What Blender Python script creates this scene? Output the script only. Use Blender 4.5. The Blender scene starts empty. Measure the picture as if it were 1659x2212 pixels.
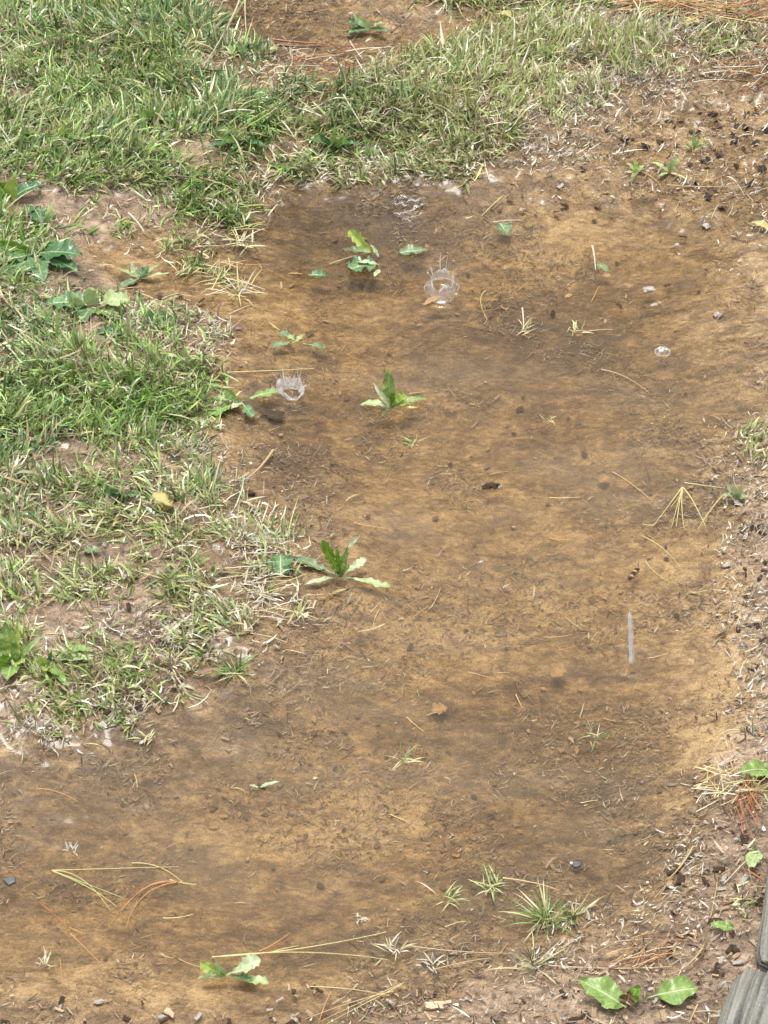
import bpy, math, random
import numpy as np
from mathutils import Vector

random.seed(7)
RNG = np.random.default_rng(11)
S = bpy.context.scene
COL = S.collection

# ------------------------------------------------------------------ camera
PITCH = math.radians(42.0)
DIST = 3.6
CAM = np.array([0.0, -DIST * math.cos(PITCH), DIST * math.sin(PITCH)])
FW = np.array([0.0, math.cos(PITCH), -math.sin(PITCH)])
RT = np.array([1.0, 0.0, 0.0])
UP = np.array([0.0, math.sin(PITCH), math.cos(PITCH)])
HALF = 0.5 / DIST                       # half width / distance: 1.0 m wide at the centre
cd = bpy.data.cameras.new('camera')
cam = bpy.data.objects.new('camera', cd)
COL.objects.link(cam)
cam.location = CAM
cam.rotation_euler = (math.pi / 2 - PITCH, 0, 0)
cd.sensor_fit = 'HORIZONTAL'
cd.angle_x = 2 * math.atan(HALF)
cd.clip_start = 0.05
cd.clip_end = 500
S.camera = cam
S.render.resolution_x = 768
S.render.resolution_y = 1024

# ------------------------------------------------------------------ light
SUN_EL, SUN_AZ = math.radians(83), math.radians(-25)     # azimuth from +Y towards +X
w = bpy.data.worlds.new('World')
S.world = w
w.use_nodes = True
nt = w.node_tree
nt.nodes.clear()
sky = nt.nodes.new('ShaderNodeTexSky')
sky.sky_type = 'NISHITA'
sky.sun_disc = False
sky.sun_elevation = SUN_EL
sky.sun_rotation = SUN_AZ
sky.air_density = 1.0
sky.dust_density = 6.0
sky.ozone_density = 1.0
hs = nt.nodes.new('ShaderNodeHueSaturation')
hs.inputs['Saturation'].default_value = 0.22             # cloud layer: the sky loses its blue
bg = nt.nodes.new('ShaderNodeBackground')
bg.inputs['Strength'].default_value = 0.15
wo = nt.nodes.new('ShaderNodeOutputWorld')
nt.links.new(sky.outputs[0], hs.inputs['Color'])
nt.links.new(hs.outputs[0], bg.inputs['Color'])
nt.links.new(bg.outputs[0], wo.inputs['Surface'])
sl = bpy.data.lights.new('sun', 'SUN')
sl.energy = 1.4
sl.angle = math.radians(13)
sl.color = (1.0, 0.96, 0.9)
sun = bpy.data.objects.new('sun', sl)
COL.objects.link(sun)
sd = Vector((math.sin(SUN_AZ) * math.cos(SUN_EL), math.cos(SUN_AZ) * math.cos(SUN_EL), math.sin(SUN_EL)))
sun.rotation_euler = (-sd).to_track_quat('-Z', 'Y').to_euler()
sun.location = sd * 8
S.view_settings.view_transform = 'Standard'
S.view_settings.look = 'None'
S.view_settings.exposure = 0.7
S.view_settings.gamma = 1.0
S.view_settings.use_curve_mapping = False
S.render.engine = 'CYCLES'
S.cycles.transparent_max_bounces = 16

# ------------------------------------------------------------------ pixel <-> place (photo grid 1659 x 2212)
PW, PH = 1659.0, 2212.0


def P(u, v, z=0.0):
    """the point at height z that the photo shows at (u, v)"""
    a = (u / PW * 2 - 1) * HALF
    b = -(v / PH * 2 - 1) * HALF * PH / PW
    d = FW + RT * a + UP * b
    t = (z - CAM[2]) / d[2]
    return CAM + d * t


def proj(x, y, z=0.0):
    dx, dy, dz = x - CAM[0], y - CAM[1], z - CAM[2]
    f = dy * FW[1] + dz * FW[2]
    b = dy * UP[1] + dz * UP[2]
    return (dx / f / HALF + 1) / 2 * PW, (1 - b / f / HALF * PW / PH) / 2 * PH


TAB = np.random.default_rng(3).random((64, 64, 64)).astype(np.float64)


def vn(x, y, seed=0):
    """value noise 0..1"""
    x = np.asarray(x, float); y = np.asarray(y, float)
    xi = np.floor(x).astype(int); yi = np.floor(y).astype(int)
    fx = x - xi; fy = y - yi
    fx = fx * fx * (3 - 2 * fx); fy = fy * fy * (3 - 2 * fy)
    T = TAB[seed % 64]
    a = T[xi % 64, yi % 64]; b = T[(xi + 1) % 64, yi % 64]
    c = T[xi % 64, (yi + 1) % 64]; d = T[(xi + 1) % 64, (yi + 1) % 64]
    return (a * (1 - fx) + b * fx) * (1 - fy) + (c * (1 - fx) + d * fx) * fy


def fbm(x, y, f, seed=0, oct=4):
    s = 0.0; a = 1.0; n = 0.0
    for i in range(oct):
        s = s + a * vn(x * f + 7.3 * i, y * f - 3.1 * i, seed + i); n += a
        a *= 0.5; f *= 2.03
    return s / n


def sstep(a, b, x):
    t = np.clip((x - a) / (b - a), 0, 1)
    return t * t * (3 - 2 * t)


def blobs(L, u, v):
    r = np.zeros_like(u)
    for (x, y, rx, ry, wt) in L:
        r = np.maximum(r, wt * np.exp(-0.5 * (((u - x) / rx) ** 2 + ((v - y) / ry) ** 2) ** 1.5 * 0.8))
    return r


# ------------------------------------------------------------------ terrain
PUDDLE = [(545, 450), (640, 402), (760, 396), (900, 402), (1010, 408), (1100, 398), (1180, 410), (1300, 425), (1420, 440),
          (1560, 500), (1640, 600), (1625, 700), (1640, 800), (1650, 890), (1590, 930), (1540, 965), (1560, 1030), (1575, 1090),
          (1560, 1180), (1590, 1250), (1600, 1400), (1608, 1500), (1585, 1600), (1500, 1690), (1480, 1790), (1440, 1870),
          (1370, 1925), (1260, 1960), (1190, 2000), (1130, 2060), (1010, 2100), (900, 2165), (720, 2212), (560, 2240),
          (380, 2235), (250, 2228), (130, 2225), (30, 2240), (-160, 2240), (-300, 2100), (-330, 1900), (-260, 1720), (-120, 1650), (0, 1640), (100, 1615),
          (270, 1560), (350, 1480), (480, 1462), (560, 1420), (590, 1320), (630, 1250), (630, 1160), (560, 1090), (490, 1010),
          (450, 910), (470, 800), (455, 730), (400, 650), (300, 600), (210, 545), (300, 490), (450, 505)]
TOP = [(470, 30), (520, 95), (640, 108), (760, 112), (850, 100), (1000, 95), (960, 60), (840, 40), (760, 5), (640, -40), (500, -40)]
FAR_R = [(1340, 230), (1440, 205), (1560, 200), (1700, 190), (1760, 260), (1760, 500), (1680, 640), (1560, 520), (1400, 430), (1250, 350)]


def wpoly(L):
    return np.array([P(u, v)[:2] for u, v in L])


def sdist(poly, x, y):
    """signed distance, positive inside"""
    shp = x.shape
    x = x.ravel(); y = y.ravel()
    d = np.full(x.shape, 1e9); ins = np.zeros(x.shape, bool)
    n = len(poly)
    for i in range(n):
        ax, ay = poly[i]; bx, by = poly[(i + 1) % n]
        ex, ey = bx - ax, by - ay
        t = np.clip(((x - ax) * ex + (y - ay) * ey) / (ex * ex + ey * ey), 0, 1)
        d = np.minimum(d, np.hypot(x - ax - t * ex, y - ay - t * ey))
        c = ((ay > y) != (by > y)) & (x < ex * (y - ay) / (ey if ey != 0 else 1e-12) + ax)
        ins ^= c
    return np.where(ins, d, -d).reshape(shp)


PM, PT, PR = wpoly(PUDDLE), wpoly(TOP), wpoly(FAR_R)

GRASS = [(120, 60, 200, 110, 1), (330, 90, 170, 110, 1), (100, 230, 200, 100, .8), (300, 230, 190, 90, 1), (440, 300, 120, 65, .9),
         (180, 350, 200, 60, .9), (60, 310, 90, 40, .7), (300, 420, 140, 45, .8), (420, 462, 100, 26, .7), (560, 280, 80, 40, .8),
         (520, 130, 60, 28, .6), (700, 240, 110, 45, .9), (790, 300, 110, 38, .95), (880, 240, 110, 60, .9), (960, 270, 90, 55, .9),
         (1050, 130, 150, 50, 1), (1200, 130, 130, 55, .85), (1000, 190, 130, 50, .9), (1130, 200, 130, 40, .8), (1300, 150, 110, 50, .85),
         (1240, 235, 90, 28, .7), (1000, 325, 100, 28, .7), (880, 360, 100, 18, .55), (640, 365, 60, 18, .5), (1130, 20, 140, 30, .8),
         (1010, 15, 60, 22, .7), (1290, 40, 60, 36, .5), (1120, 305, 65, 28, .55), (1430, 110, 90, 45, .62), (1560, 120, 80, 45, .45),
         (30, 760, 110, 55, .8), (120, 850, 130, 65, 1), (300, 880, 110, 62, 1), (80, 950, 110, 55, .95), (250, 970, 140, 46, .8),
         (330, 760, 80, 45, .6), (420, 800, 55, 30, .5), (350, 700, 50, 30, .4), (40, 690, 50, 30, .5), (30, 1050, 70, 50, .7),
         (120, 1090, 90, 34, .7), (300, 1090, 80, 42, .6), (440, 1080, 40, 34, .6), (280, 1150, 50, 42, .7), (110, 1200, 80, 42, .8),
         (40, 1150, 60, 34, .6), (360, 1210, 80, 40, .5), (500, 1190, 80, 32, .5), (560, 1265, 50, 34, .7), (400, 1290, 90, 30, .6),
         (200, 1300, 80, 30, .5), (60, 1310, 60, 34, .6), (500, 1350, 45, 30, .5), (420, 1390, 50, 22, .5), (60, 1470, 60, 30, .5),
         (200, 1500, 70, 30, .5), (140, 1550, 70, 28, .5), (40, 1580, 50, 20, .5), (240, 1535, 40, 18, .4), (590, 1170, 34, 22, .5),
         (380, 530, 34, 18, .35), (1630, 950, 40, 22, .55), (1645, 1010, 24, 26, .4), (1640, 1720, 30, 60, .25), (1640, 1560, 24, 50, .22),
         (1620, 1950, 30, 60, .2), (1120, 270, 70, 42, .75), (1190, 255, 70, 30, .65), (1300, 215, 70, 22, .5), (640, 384, 80, 15, .5), (780, 384, 120, 13, .4), (940, 374, 100, 18, .5), (1060, 355, 60, 20, .45), (480, 440, 70, 30, .5), (540, 395, 60, 25, .55), (300, 1240, 240, 150, .46), (150, 1470, 170, 90, .48), (230, 720, 200, 40, .3), (120, 480, 180, 40, .3), (420, 520, 120, 40, .22), (-200, 500, 220, 600, .8), (-250, 1100, 200, 400, .6), (600, -180, 800, 110, .8)]
HOLES = [(640, 50, 130, 45, 1), (840, 70, 110, 28, .8), (690, 150, 70, 36, .85), (565, 222, 40, 16, .7), (250, 445, 55, 16, .7), (60, 470, 70, 18, .7),
         (1240, 185, 50, 10, .6), (90, 318, 36, 14, .5), (140, 1150, 40, 16, .6), (250, 1240, 50, 22, .45), (240, 1380, 90, 30, .28),
         (430, 1160, 40, 18, .4), (480, 1230, 40, 16, .4), (300, 450, 40, 14, .5), (470, 165, 40, 22, .5), (250, 160, 34, 12, .45), (20, 150, 40, 22, .5), (150, 190, 40, 12, .4), (230, 265, 40, 12, .6), (390, 262, 30, 10, .4), (60, 240, 40, 14, .6), (200, 1030, 70, 14, .5), (370, 960, 40, 14, .4), (160, 1010, 60, 12, .4), (280, 820, 40, 14, .4), (430, 360, 60, 14, .5), (660, 260, 40, 16, .5), (1150, 190, 60, 10, .6), (880, 190, 60, 16, .4), (20, 830, 30, 14, .4)]


def gdens(x, y):
    u, v = proj(x, y)
    g = blobs(GRASS, u, v) - blobs(HOLES, u, v)
    return np.clip(g, 0, 1)


def H(x, y):
    """ground height (m) above the puddle's surface"""
    x = np.asarray(x, float); y = np.asarray(y, float)
    s = sdist(PM, x, y)
    s1 = np.maximum(sdist(PT, x, y), -9)
    s2 = sdist(PR, x, y)
    wob = (fbm(x, y, 14, 5, 3) - .5) * .05
    sa = np.maximum(s, s1) + wob
    depth = 0.004 + 0.022 * sstep(0.0, 0.22, s)
    h_in = -depth * sstep(-0.005, 0.03, sa)
    h_out = 0.004 + 0.022 * sstep(0.0, 0.16, -sa) + 0.03 * sstep(.3, 1.2, -sa)
    h = np.where(sa > 0, h_in, h_out * sstep(0, .03, -sa) )
    # wet flat at the upper right: barely above or below the water
    flat = sstep(-0.02, 0.06, s2)
    h = h * (1 - flat) + (-0.0012 + (fbm(x, y, 40, 9, 3) - .5) * 0.016) * flat
    far = sstep(.35, 1.3, np.maximum(np.abs(x) - .62, 0) + np.maximum(y - 1.42, 0) + np.maximum(-1.0 - y, 0))
    h = h + (fbm(x, y, 9, 1, 3) - .5) * 0.012 + (fbm(x, y, 55, 21, 3) - .5) * 0.006 * (1 - .5 * (sa > .03))
    g = gdens(x, y)
    h = h + 0.010 * g
    # solid banks beside the timbers
    h = h * (1 - far) + far * (0.05 + 0.02 * fbm(x, y, 3, 30, 2))
    return h


def H1(x, y):
    return float(H(np.array([x]), np.array([y]))[0])


# ------------------------------------------------------------------ mesh helpers
def mesh_np(name, V, F, cols=None, uv=None, smooth=True, mat=None, attrs=None):
    V = np.asarray(V, np.float32); F = np.asarray(F, np.int32)
    me = bpy.data.meshes.new(name)
    k = F.shape[1]
    me.vertices.add(len(V)); me.vertices.foreach_set('co', V.ravel())
    me.loops.add(F.size); me.loops.foreach_set('vertex_index', F.ravel())
    me.polygons.add(len(F))
    me.polygons.foreach_set('loop_start', np.arange(0, F.size, k, dtype=np.int32))
    me.polygons.foreach_set('loop_total', np.full(len(F), k, np.int32))
    me.update(calc_edges=True)
    if smooth:
        me.polygons.foreach_set('use_smooth', np.ones(len(F), bool))
    if cols is not None:
        a = me.color_attributes.new('Col', 'FLOAT_COLOR', 'POINT')
        c = np.ones((len(V), 4), np.float32); c[:, :3] = cols
        a.data.foreach_set('color', c.ravel())
    if uv is not None:
        l = me.uv_layers.new(name='UVMap')
        l.data.foreach_set('uv', np.asarray(uv, np.float32)[F.ravel()].ravel())
    for k_, v_ in (attrs or {}).items():
        a = me.attributes.new(k_, 'FLOAT', 'POINT')
        a.data.foreach_set('value', np.asarray(v_, np.float32))
    if mat is not None:
        me.materials.append(mat)
    me.validate()
    return me


def link(name, me, parent=None, loc=None):
    o = bpy.data.objects.new(name, me)
    COL.objects.link(o)
    if parent is not None:
        o.parent = parent
    if loc is not None:
        o.location = loc
    return o


def tag(o, label, cat, group=None, kind=None):
    if label: o['label'] = label
    if cat: o['category'] = cat
    if group: o['group'] = group
    if kind: o['kind'] = kind
    return o


def thing(name, label, cat, loc, group=None):
    o = link(name, None, None, loc)
    o.empty_display_size = .02
    return tag(o, label, cat, group)


class MB:
    """collects quads / tris for one mesh"""
    def __init__(s):
        s.V = []; s.F = []; s.UV = []; s.C = []; s.n = 0

    def add(s, V, F, UV=None, C=None):
        V = np.asarray(V, float); F = np.asarray(F, int)
        s.V.append(V); s.F.append(F + s.n); s.n += len(V)
        s.UV.append(np.zeros((len(V), 2)) if UV is None else UV)
        s.C.append(np.ones((len(V), 3)) * (C if C is not None else 1))

    def mesh(s, name, mat, off=(0, 0, 0), smooth=True):
        V = np.vstack(s.V) - np.asarray(off)
        return mesh_np(name, V, np.vstack(s.F), np.vstack(s.C), np.vstack(s.UV), smooth, mat)


def grid_faces(a, b, closed=False):
    i, j = np.meshgrid(np.arange(a - 1), np.arange(b if closed else b - 1), indexing='ij')
    i = i.ravel(); j = j.ravel(); j2 = (j + 1) % b
    return np.stack([i * b + j, i * b + j2, (i + 1) * b + j2, (i + 1) * b + j], 1)


def bez(p0, p1, p2, n):
    t = np.linspace(0, 1, n)[:, None]
    return (1 - t) ** 2 * p0 + 2 * t * (1 - t) * p1 + t * t * p2


def frames(C, up):
    T = np.gradient(C, axis=0)
    T /= np.linalg.norm(T, axis=1)[:, None] + 1e-12
    U = np.asarray(up, float)
    Sd = np.cross(T, U); Sd /= np.linalg.norm(Sd, axis=1)[:, None] + 1e-9
    N = np.cross(Sd, T)
    return T, Sd, N


def tube(C, R, k=5, up=(0.11, 0.23, 1)):
    C = np.asarray(C, float); R = np.broadcast_to(R, (len(C),))
    T, Sd, N = frames(C, up)
    a = np.linspace(0, 2 * np.pi, k, endpoint=False)
    V = C[:, None, :] + R[:, None, None] * (np.cos(a)[None, :, None] * Sd[:, None, :] + np.sin(a)[None, :, None] * N[:, None, :])
    n = len(C)
    V = np.vstack([V.reshape(-1, 3), C[:1], C[-1:]])
    F = [grid_faces(n, k, True)]
    cap0 = np.array([[n * k, (j + 1) % k, j, j] for j in range(k)])
    return V, np.vstack(F)


def prof_dandelion(s):
    lob = 0.62 + 0.38 * np.abs(((s * 6.5 + .15) % 1.0) * 2 - 1)
    return (0.10 + 0.9 * sstep(.12, .72, s)) * np.sqrt(np.clip(1 - ((s - .70) / .305) ** 2 * (s > .70), 0, 1)) * np.where(s < .9, lob, .8)


def prof_plantain(s):
    b = np.clip((s - .22) / .78, 0, 1)
    return np.maximum(np.where(s < .97, .07, 0.02), np.sin(np.pi * b ** .82) ** .75)


def prof_ovate(s):
    b = np.clip((s - .06) / .94, 0, 1)
    return np.maximum(np.where(s < .97, .05, 0.01), np.sin(np.pi * b ** .72) ** .8) * (1 + .05 * np.sin(s * 70))


def prof_lance(s):
    return np.maximum(0.02, np.sin(np.pi * np.clip(s, 0, 1) ** .8) ** .9)


def prof_round(s):
    b = np.clip((s - .05) / .95, 0, 1)
    return np.maximum(.05 * (s < .95), np.sqrt(np.clip(1 - (b * 2 - 1) ** 2, 0, 1)))


PROF = dict(d=prof_dandelion, p=prof_plantain, o=prof_ovate, l=prof_lance, r=prof_round)


def leaf_geo(B, T, W, prof='d', arch=.2, up=(0, 0, 1), fold=.3, wav=.075, curl=0.0, nL=30, nW=6, twist=0.0, seed=0):
    """leaf blade from B to T; arch lifts the middle, fold is the V across, wav ripples the margin"""
    B = np.asarray(B, float); T = np.asarray(T, float)
    L = np.linalg.norm(T - B)
    U = np.asarray(up, float); U = U / np.linalg.norm(U)
    M = (B + T) / 2 + U * arch * L
    C = bez(B, M, T, nL)
    Tg, Sd, N = frames(C, U)
    s = np.linspace(0, 1, nL); wv = PROF[prof](s) * W / 2
    t = np.linspace(-1, 1, nW + 1)
    r = np.random.default_rng(seed)
    ph = r.random(4) * 6.28
    tw = twist * s
    Sd2 = Sd * np.cos(tw)[:, None] + N * np.sin(tw)[:, None]
    N2 = N * np.cos(tw)[:, None] - Sd * np.sin(tw)[:, None]
    asym = 1 + .12 * np.sin(s * 9 + ph[0])
    X = wv[:, None] * t[None, :] * np.where(t[None, :] < 0, asym[:, None], 2 - asym[:, None])
    Z = fold * np.abs(X) + wav * W * (np.abs(t)[None, :] ** 1.5) * (np.sin(s * 17 + ph[1])[:, None] + .6 * np.sin(s * 31 + ph[2])[:, None] * np.sign(t)[None, :])
    Z = Z - curl * np.abs(X) ** 2 / max(W, 1e-4) * 2 + wav * W * .25 * np.sin(s * 52 + ph[3])[:, None] * np.abs(t)[None, :]
    V = C[:, None, :] + X[:, :, None] * Sd2[:, None, :] + Z[:, :, None] * N2[:, None, :]
    UVs = np.stack(np.broadcast_arrays(s[:, None], (t[None, :] + 1) / 2), -1)
    rib = C - N2 * 0.0
    return V.reshape(-1, 3), grid_faces(nL, nW + 1), UVs.reshape(-1, 2), C, N2, wv


# ------------------------------------------------------------------ materials
def nodes(name):
    m = bpy.data.materials.new(name)
    m.use_nodes = True
    t = m.node_tree
    t.nodes.clear()
    out = t.nodes.new('ShaderNodeOutputMaterial')
    return m, t, out


def N(t, kind, **kw):
    n = t.nodes.new('ShaderNode' + kind)
    for k, v in kw.items():
        if k in n.inputs: n.inputs[k].default_value = v
        else: setattr(n, k, v)
    return n


def mix(t, fac, a, b, blend='MIX'):
    n = t.nodes.new('ShaderNodeMix'); n.data_type = 'RGBA'; n.blend_type = blend
    for sock, val in ((n.inputs[0], fac), (n.inputs[6], a), (n.inputs[7], b)):
        if isinstance(val, bpy.types.NodeSocket): t.links.new(val, sock)
        elif isinstance(val, (int, float)): sock.default_value = val
        else: sock.default_value = (*val, 1)
    return n.outputs[2]


def math_n(t, op, a, b=None, c=None):
    n = t.nodes.new('ShaderNodeMath'); n.operation = op
    for i, val in enumerate((a, b, c)):
        if val is None: continue
        if isinstance(val, bpy.types.NodeSocket): t.links.new(val, n.inputs[i])
        else: n.inputs[i].default_value = val
    return n.outputs[0]


def ramp(t, fac, pts):
    n = t.nodes.new('ShaderNodeValToRGB')
    e = n.color_ramp.elements
    while len(e) < len(pts): e.new(.5)
    for el, (p, c) in zip(e, pts):
        el.position = p; el.color = (*c, 1) if not isinstance(c, (int, float)) else (c, c, c, 1)
    t.links.new(fac, n.inputs[0])
    return n.outputs[0]


def noise(t, scale, detail=4, rough=.55, vec=None, dist=0):
    n = N(t, 'TexNoise', Scale=scale, Detail=detail, Roughness=rough, Distortion=dist)
    if vec is not None: t.links.new(vec, n.inputs['Vector'])
    return n.outputs['Fac']


def mat_ground():
    m, t, out = nodes('wet_mud')
    tc = N(t, 'TexCoord'); v = tc.outputs['Object']
    soil = N(t, 'Attribute', attribute_name='soil').outputs['Fac']  # soil tone, with dark reflections painted in
    bank = N(t, 'Attribute', attribute_name='bank').outputs['Fac']
    mp = N(t, 'Mapping'); mp.inputs['Scale'].default_value = (1, 1.6, 1); t.links.new(v, mp.inputs[0])
    n1 = noise(t, 26, 5, .6, mp.outputs[0], .7)
    n2 = noise(t, 95, 5, .6, mp.outputs[0], .6)
    n3 = noise(t, 420, 3, .6, v)
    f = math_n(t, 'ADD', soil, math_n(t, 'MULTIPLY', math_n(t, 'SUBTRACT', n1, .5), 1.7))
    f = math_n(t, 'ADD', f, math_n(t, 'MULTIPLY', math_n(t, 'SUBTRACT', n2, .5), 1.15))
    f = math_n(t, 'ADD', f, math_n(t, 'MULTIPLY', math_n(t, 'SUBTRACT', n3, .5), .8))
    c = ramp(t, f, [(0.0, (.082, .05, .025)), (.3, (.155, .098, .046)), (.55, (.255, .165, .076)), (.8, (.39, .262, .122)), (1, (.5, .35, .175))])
    cb = ramp(t, f, [(0.0, (.075, .052, .035)), (.35, (.2, .138, .09)), (.65, (.345, .243, .16)), (1, (.52, .385, .265))])
    c = mix(t, bank, c, cb)
    b = N(t, 'BsdfPrincipled')
    t.links.new(c, b.inputs['Base Color'])
    rr = ramp(t, n2, [(.3, .10), (.7, .36)])
    t.links.new(rr, b.inputs['Roughness'])
    b.inputs['IOR'].default_value = 1.45
    b.inputs['Coat Weight'].default_value = .3
    b.inputs['Coat Roughness'].default_value = .16
    hgt = math_n(t, 'ADD', math_n(t, 'MULTIPLY', n2, .6), math_n(t, 'MULTIPLY', n3, .35))
    bp = N(t, 'Bump', Strength=1.0, Distance=.008)
    t.links.new(hgt, bp.inputs['Height']); t.links.new(bp.outputs[0], b.inputs['Normal'])
    t.links.new(b.outputs[0], out.inputs[0])
    return m


def mat_water():
    m, t, out = nodes('puddle_water')
    tc = N(t, 'TexCoord'); v = tc.outputs['Object']
    silt_sheen = N(t, 'Attribute', attribute_name='silt_sheen').outputs['Fac']  # even silt haze plus painted sky sheen
    mp = N(t, 'Mapping'); mp.inputs['Scale'].default_value = (1, 1.8, 1); t.links.new(v, mp.inputs[0])
    nz = noise(t, 26, 3, .5, mp.outputs[0], .5)
    bp = N(t, 'Bump', Strength=.13, Distance=.005); t.links.new(nz, bp.inputs['Height'])
    deep = N(t, 'Attribute', attribute_name='deep').outputs['Fac']
    tr = N(t, 'BsdfTransparent'); t.links.new(mix(t, deep, (1, 1, 1), (.94, .89, .80)), tr.inputs[0])
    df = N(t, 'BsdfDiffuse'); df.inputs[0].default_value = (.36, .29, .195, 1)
    gl = N(t, 'BsdfGlossy'); gl.inputs['Roughness'].default_value = .03
    t.links.new(bp.outputs[0], gl.inputs['Normal'])
    fr = N(t, 'Fresnel'); fr.inputs['IOR'].default_value = 1.33; t.links.new(bp.outputs[0], fr.inputs['Normal'])
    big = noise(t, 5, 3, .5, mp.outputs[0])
    mk = math_n(t, 'MULTIPLY', silt_sheen, ramp(t, big, [(.35, .55), (.7, 1.0)]))
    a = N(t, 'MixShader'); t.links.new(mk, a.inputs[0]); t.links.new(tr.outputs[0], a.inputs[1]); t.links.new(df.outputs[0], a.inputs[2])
    c = N(t, 'MixShader'); t.links.new(fr.outputs[0], c.inputs[0]); t.links.new(a.outputs[0], c.inputs[1]); t.links.new(gl.outputs[0], c.inputs[2])
    t.links.new(c.outputs[0], out.inputs[0])
    return m


def mat_attr(name, rough=.4, transl=0.0, bump=0.0, scale=300, spec=.5, var=.0):
    """colour from the mesh's own colour attribute"""
    m, t, out = nodes(name)
    c = N(t, 'Attribute', attribute_name='Col').outputs['Color']
    tc = N(t, 'TexCoord')
    nz = noise(t, scale, 3, .6, tc.outputs['Object'])
    if var:
        c = mix(t, 1.0, c, ramp(t, nz, [(.25, 1 - var), (.75, 1 + var)]), 'MULTIPLY')
    b = N(t, 'BsdfPrincipled', Roughness=rough)
    b.inputs['Specular IOR Level'].default_value = spec
    t.links.new(c, b.inputs['Base Color'])
    if bump:
        bp = N(t, 'Bump', Strength=bump, Distance=.002); t.links.new(nz, bp.inputs['Height']); t.links.new(bp.outputs[0], b.inputs['Normal'])
    sh = b.outputs[0]
    if transl:
        tl = N(t, 'BsdfTranslucent'); t.links.new(c, tl.inputs[0])
        mx = N(t, 'MixShader'); mx.inputs[0].default_value = transl
        t.links.new(b.outputs[0], mx.inputs[1]); t.links.new(tl.outputs[0], mx.inputs[2]); sh = mx.outputs[0]
    t.links.new(sh, out.inputs[0])
    return m


def mat_leaf(name, base, dark, vein, rough=.33, vstr=.55, transl=.18, scale=120):
    m, t, out = nodes(name)
    uv = N(t, 'UVMap').outputs[0]
    sp = N(t, 'SeparateXYZ'); t.links.new(uv, sp.inputs[0])
    u, vv = sp.outputs[0], sp.outputs[1]
    av = math_n(t, 'ABSOLUTE', math_n(t, 'SUBTRACT', math_n(t, 'MULTIPLY', vv, 2), 1))
    mid = ramp(t, av, [(.03, 1.0), (.14, 0.0)])
    k = math_n(t, 'FRACT', math_n(t, 'SUBTRACT', math_n(t, 'MULTIPLY', u, 8.5), math_n(t, 'MULTIPLY', av, 1.9)))
    side = ramp(t, math_n(t, 'ABSOLUTE', math_n(t, 'SUBTRACT', k, .5)), [(.02, .75), (.11, 0.0)])
    ve = math_n(t, 'MULTIPLY', math_n(t, 'MAXIMUM', mid, side), vstr)
    tc = N(t, 'TexCoord')
    nz = noise(t, scale, 4, .6, tc.outputs['Object'])
    c = mix(t, ramp(t, nz, [(.35, 0.0), (.65, 1.0)]), dark, base)
    c = mix(t, ve, c, vein)
    b = N(t, 'BsdfPrincipled', Roughness=rough)
    t.links.new(c, b.inputs['Base Color'])
    hgt = math_n(t, 'SUBTRACT', math_n(t, 'MULTIPLY', nz, .5), ve)
    bp = N(t, 'Bump', Strength=.5, Distance=.0015); t.links.new(hgt, bp.inputs['Height']); t.links.new(bp.outputs[0], b.inputs['Normal'])
    tl = N(t, 'BsdfTranslucent'); t.links.new(c, tl.inputs[0])
    mx = N(t, 'MixShader'); mx.inputs[0].default_value = transl
    t.links.new(b.outputs[0], mx.inputs[1]); t.links.new(tl.outputs[0], mx.inputs[2])
    t.links.new(mx.outputs[0], out.inputs[0])
    return m


def mat_plain(name, a, b_, scale=80, rough=.5, bump=.6, dist=.002, stretch=(1, 1, 1), spec=.5):
    m, t, out = nodes(name)
    tc = N(t, 'TexCoord')
    mp = N(t, 'Mapping'); mp.inputs['Scale'].default_value = stretch; t.links.new(tc.outputs['Object'], mp.inputs[0])
    nz = noise(t, scale, 5, .62, mp.outputs[0])
    c = ramp(t, nz, [(.3, a), (.7, b_)])
    b = N(t, 'BsdfPrincipled', Roughness=rough)
    b.inputs['Specular IOR Level'].default_value = spec
    t.links.new(c, b.inputs['Base Color'])
    bp = N(t, 'Bump', Strength=bump, Distance=dist); t.links.new(nz, bp.inputs['Height']); t.links.new(bp.outputs[0], b.inputs['Normal'])
    t.links.new(b.outputs[0], out.inputs[0])
    return m


def mat_splash():
    m, t, out = nodes('splashing_water')
    g = N(t, 'BsdfGlass', Roughness=.02, IOR=1.33)
    tl = N(t, 'BsdfTranslucent'); tl.inputs[0].default_value = (.9, .9, .9, 1)
    df = N(t, 'BsdfDiffuse'); df.inputs[0].default_value = (.95, .95, .95, 1)
    a = N(t, 'MixShader'); a.inputs[0].default_value = .5; t.links.new(tl.outputs[0], a.inputs[1]); t.links.new(df.outputs[0], a.inputs[2])
    tr = N(t, 'BsdfTransparent')
    gt = N(t, 'MixShader'); gt.inputs[0].default_value = .5; t.links.new(g.outputs[0], gt.inputs[1]); t.links.new(tr.outputs[0], gt.inputs[2])
    foam = N(t, 'Attribute', attribute_name='foam').outputs['Fac']  # white share painted in for bright highlights on clear water
    b = N(t, 'MixShader'); t.links.new(foam, b.inputs[0]); t.links.new(gt.outputs[0], b.inputs[1]); t.links.new(a.outputs[0], b.inputs[2])
    t.links.new(b.outputs[0], out.inputs[0])
    return m


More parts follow.
